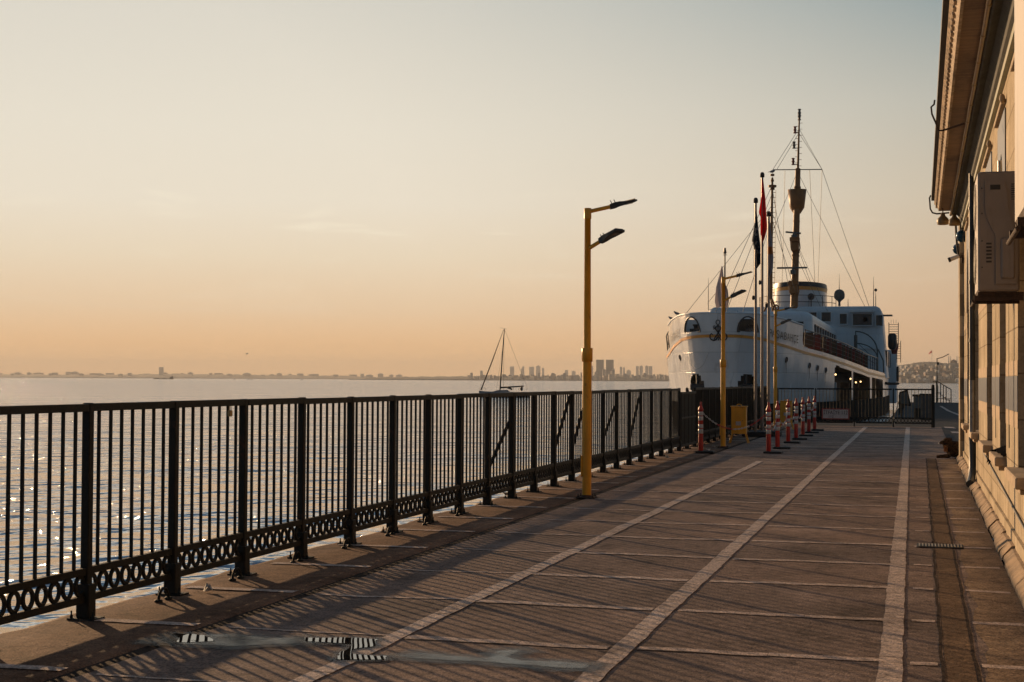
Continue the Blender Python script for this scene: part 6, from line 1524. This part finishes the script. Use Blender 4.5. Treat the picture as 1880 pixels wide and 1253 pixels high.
for i in range(118):     # city strip in the middle distance, between the sailboat and the ferry
    px = 860+(1238-860)*(i+.5)/118+rnd.uniform(-1.5, 1.5); D = rnd.choice([4730, 4800, 4900, 5050])
    base = 1.2+rnd.random()*3; hh_ = rnd.uniform(3.5, 7.5)*(1 if px < 1050 else 1.35)
    if rnd.random() < .09: hh_ += rnd.uniform(3, 6)
    block(px, D, rnd.uniform(2.6, 6.5), hh_+base, SEA, rnd.choice(BM), 'hazy low city block on the far shore between sailboat and ferry', FT, 'city_block', rnd.choice([None, 'core', 'hip']), rnd.uniform(-.5, .5))
for px, w, h, mk_, lb in ((1101.5, 13.5, 39, 3, 'left one of the two big dark towers on the far shore'), (1119.5, 13.5, 39, 3, 'right one of the two big dark towers on the far shore')):
    block(px, 4900, w, h, SEA, BM[mk_], lb, 'twin dark towers on the far shore', 'tower_block', None, -.15, 6)
for px, w, h, sd__ in ((1109, 6, 21, 'between the two big dark towers'), (1126, 5, 22, 'right of the right big dark tower')): block(px, 4820, w, h, SEA, BM[0], 'lower grey block standing '+sd__, 'grey blocks beside the dark towers', 'tower_block', 'core')
ORD = ordn+['fourteenth', 'fifteenth', 'sixteenth']
tw = [(940, 8, 26), (958, 3, 22), (960.5, 4, 26), (976, 9, 26), (988, 8, 27), (997, 4, 23), (1040, 6, 20), (1053, 7, 18), (1087, 4, 27), (1140, 4.5, 27), (1145.5, 3.5, 25), (1154, 8, 20), (1170, 5, 28), (1177, 6, 28), (1187, 5.5, 28), (1194, 6.5, 28)]
for i, (px, w, h) in enumerate(tw):
    block(px, 8300 if px < 1060 else 7600, w, h-1, SEA, BM[i % 2], '%s pale hazy tower from the left behind the far shore city' % ORD[i], 'pale distant towers', 'tower_block', 'core' if i % 3 else None)
block(884, 6500, 5, 17, SEA, BM[1], 'small domed hazy block above the far shore near the sailboat', None, 'tower_block', 'hip')
for i in range(46):      # the faint shore on the far left
    px = -20+(740+20)*(i+.5)/46+rnd.uniform(-5, 5); block(px, 8800+rnd.uniform(0, 500), rnd.uniform(4, 14), rnd.uniform(6.5, 10.5), SEA, rnd.choice(BM), 'very faint hazy building on the far left shore', 'faint buildings on the far left shore', 'city_block', rnd.choice([None, 'core', 'hip']))
block(296, 8900, 7, 20, SEA, BM[0], 'faint tower above the left shore right over the cargo ship', None, 'tower_block', None)
for i in range(92):      # houses on the hill on the right
    px = rnd.uniform(1648, 1766); row = rnd.random()**1.3; hp = interp(px, [p[0] for p in HP], [p[1] for p in HP])
    t = .01+row*.5; zf = interp(t, [0.01, .12, .35, .65], [0, .30, .62, .9]); s = 2900/F_PX; z = max(SEA+1, hp*s*zf)
    D = 2900+420*t-5
    lit = rnd.random()
    block(px, D, rnd.uniform(2.2, 5.0), rnd.uniform(2.8, 6.0), z, M['sunlit_wall'] if lit < .2 else BM[2] if lit < .3 else rnd.choice(BM), 'small hazy house on the wooded hillside', 'houses on the far hillside', 'house', rnd.choice(['hip', None, None]), rnd.uniform(.1, .42), D/F_PX*3.5)
# mosque with minarets and the flag on the hill
mc = at_dist(1751, 3250, 36); ms_ = 3250/F_PX
mo = empty('mosque', mc, 'hazy domed mosque with slender minarets on the hill crest', 'mosque')
MB().box(mc.x-9, mc.x+9, mc.y-9, mc.y+9, 26, 40).build('wall', BM[0], mo)
MB().lathe([(7.5, 40), (7.2, 42), (5.5, 45), (2.8, 47), (.3, 48)], (mc.x, mc.y, 0), 18).build('dome', M['far_roof'], mo)
for px in (1742, 1745.5, 1757, 1760.5):
    q = at_dist(px, 3250); MB().lathe([(.9, 28), (.9, 44), (1.2, 44.5), (.8, 45), (.7, 52), (.1, 56)], (q.x, q.y, 0), 8).build('minaret', BM[0], mo)
fp_ = at_dist(1711, 3300, 48); ff = empty('hilltop_flagpole', fp_, 'thin hazy flagpole with a large flag on the crest of the hill', 'flagpole')
MB().lathe([(.35, 40), (.25, 68)], (fp_.x, fp_.y, 0), 6).build('pole', BM[3], ff)
m = MB(); ex = V((math.cos(YAW), math.sin(YAW), 0))
vs = [fp_+ex*a+V((0, t, b)) for t in (0, .4) for a, b in ((0, 19.5), (0, 14.5), (-4.5, 12), (-7.5, 11), (-5, 15), (-2, 18.5))]
m.add(vs, [(0, 1, 2, 3, 4, 5), (11, 10, 9, 8, 7, 6)]+[(i, (i+1) % 6, (i+1) % 6+6, i+6) for i in range(6)]); m.build('flag', M['flag_red'], ff)

# ------------------------------------------------------------------ haze over the water
hz = bpy.data.materials.new('haze'); hz.use_nodes = True; n, l = hz.node_tree.nodes, hz.node_tree.links; n.clear()
vo = n.new('ShaderNodeVolumePrincipled'); vo.inputs['Color'].default_value = (0.92, 0.92, 0.90, 1); vo.inputs['Density'].default_value = 0.00010; vo.inputs['Anisotropy'].default_value = 0.1
ou = n.new('ShaderNodeOutputMaterial'); l.new(vo.outputs[0], ou.inputs['Volume'])
hb = MB(); hb.box(-14000, 9000, -600, 10800, SEA-2, 130); o = hb.build('haze', hz); tag(o, kind='stuff')
o.visible_shadow = True
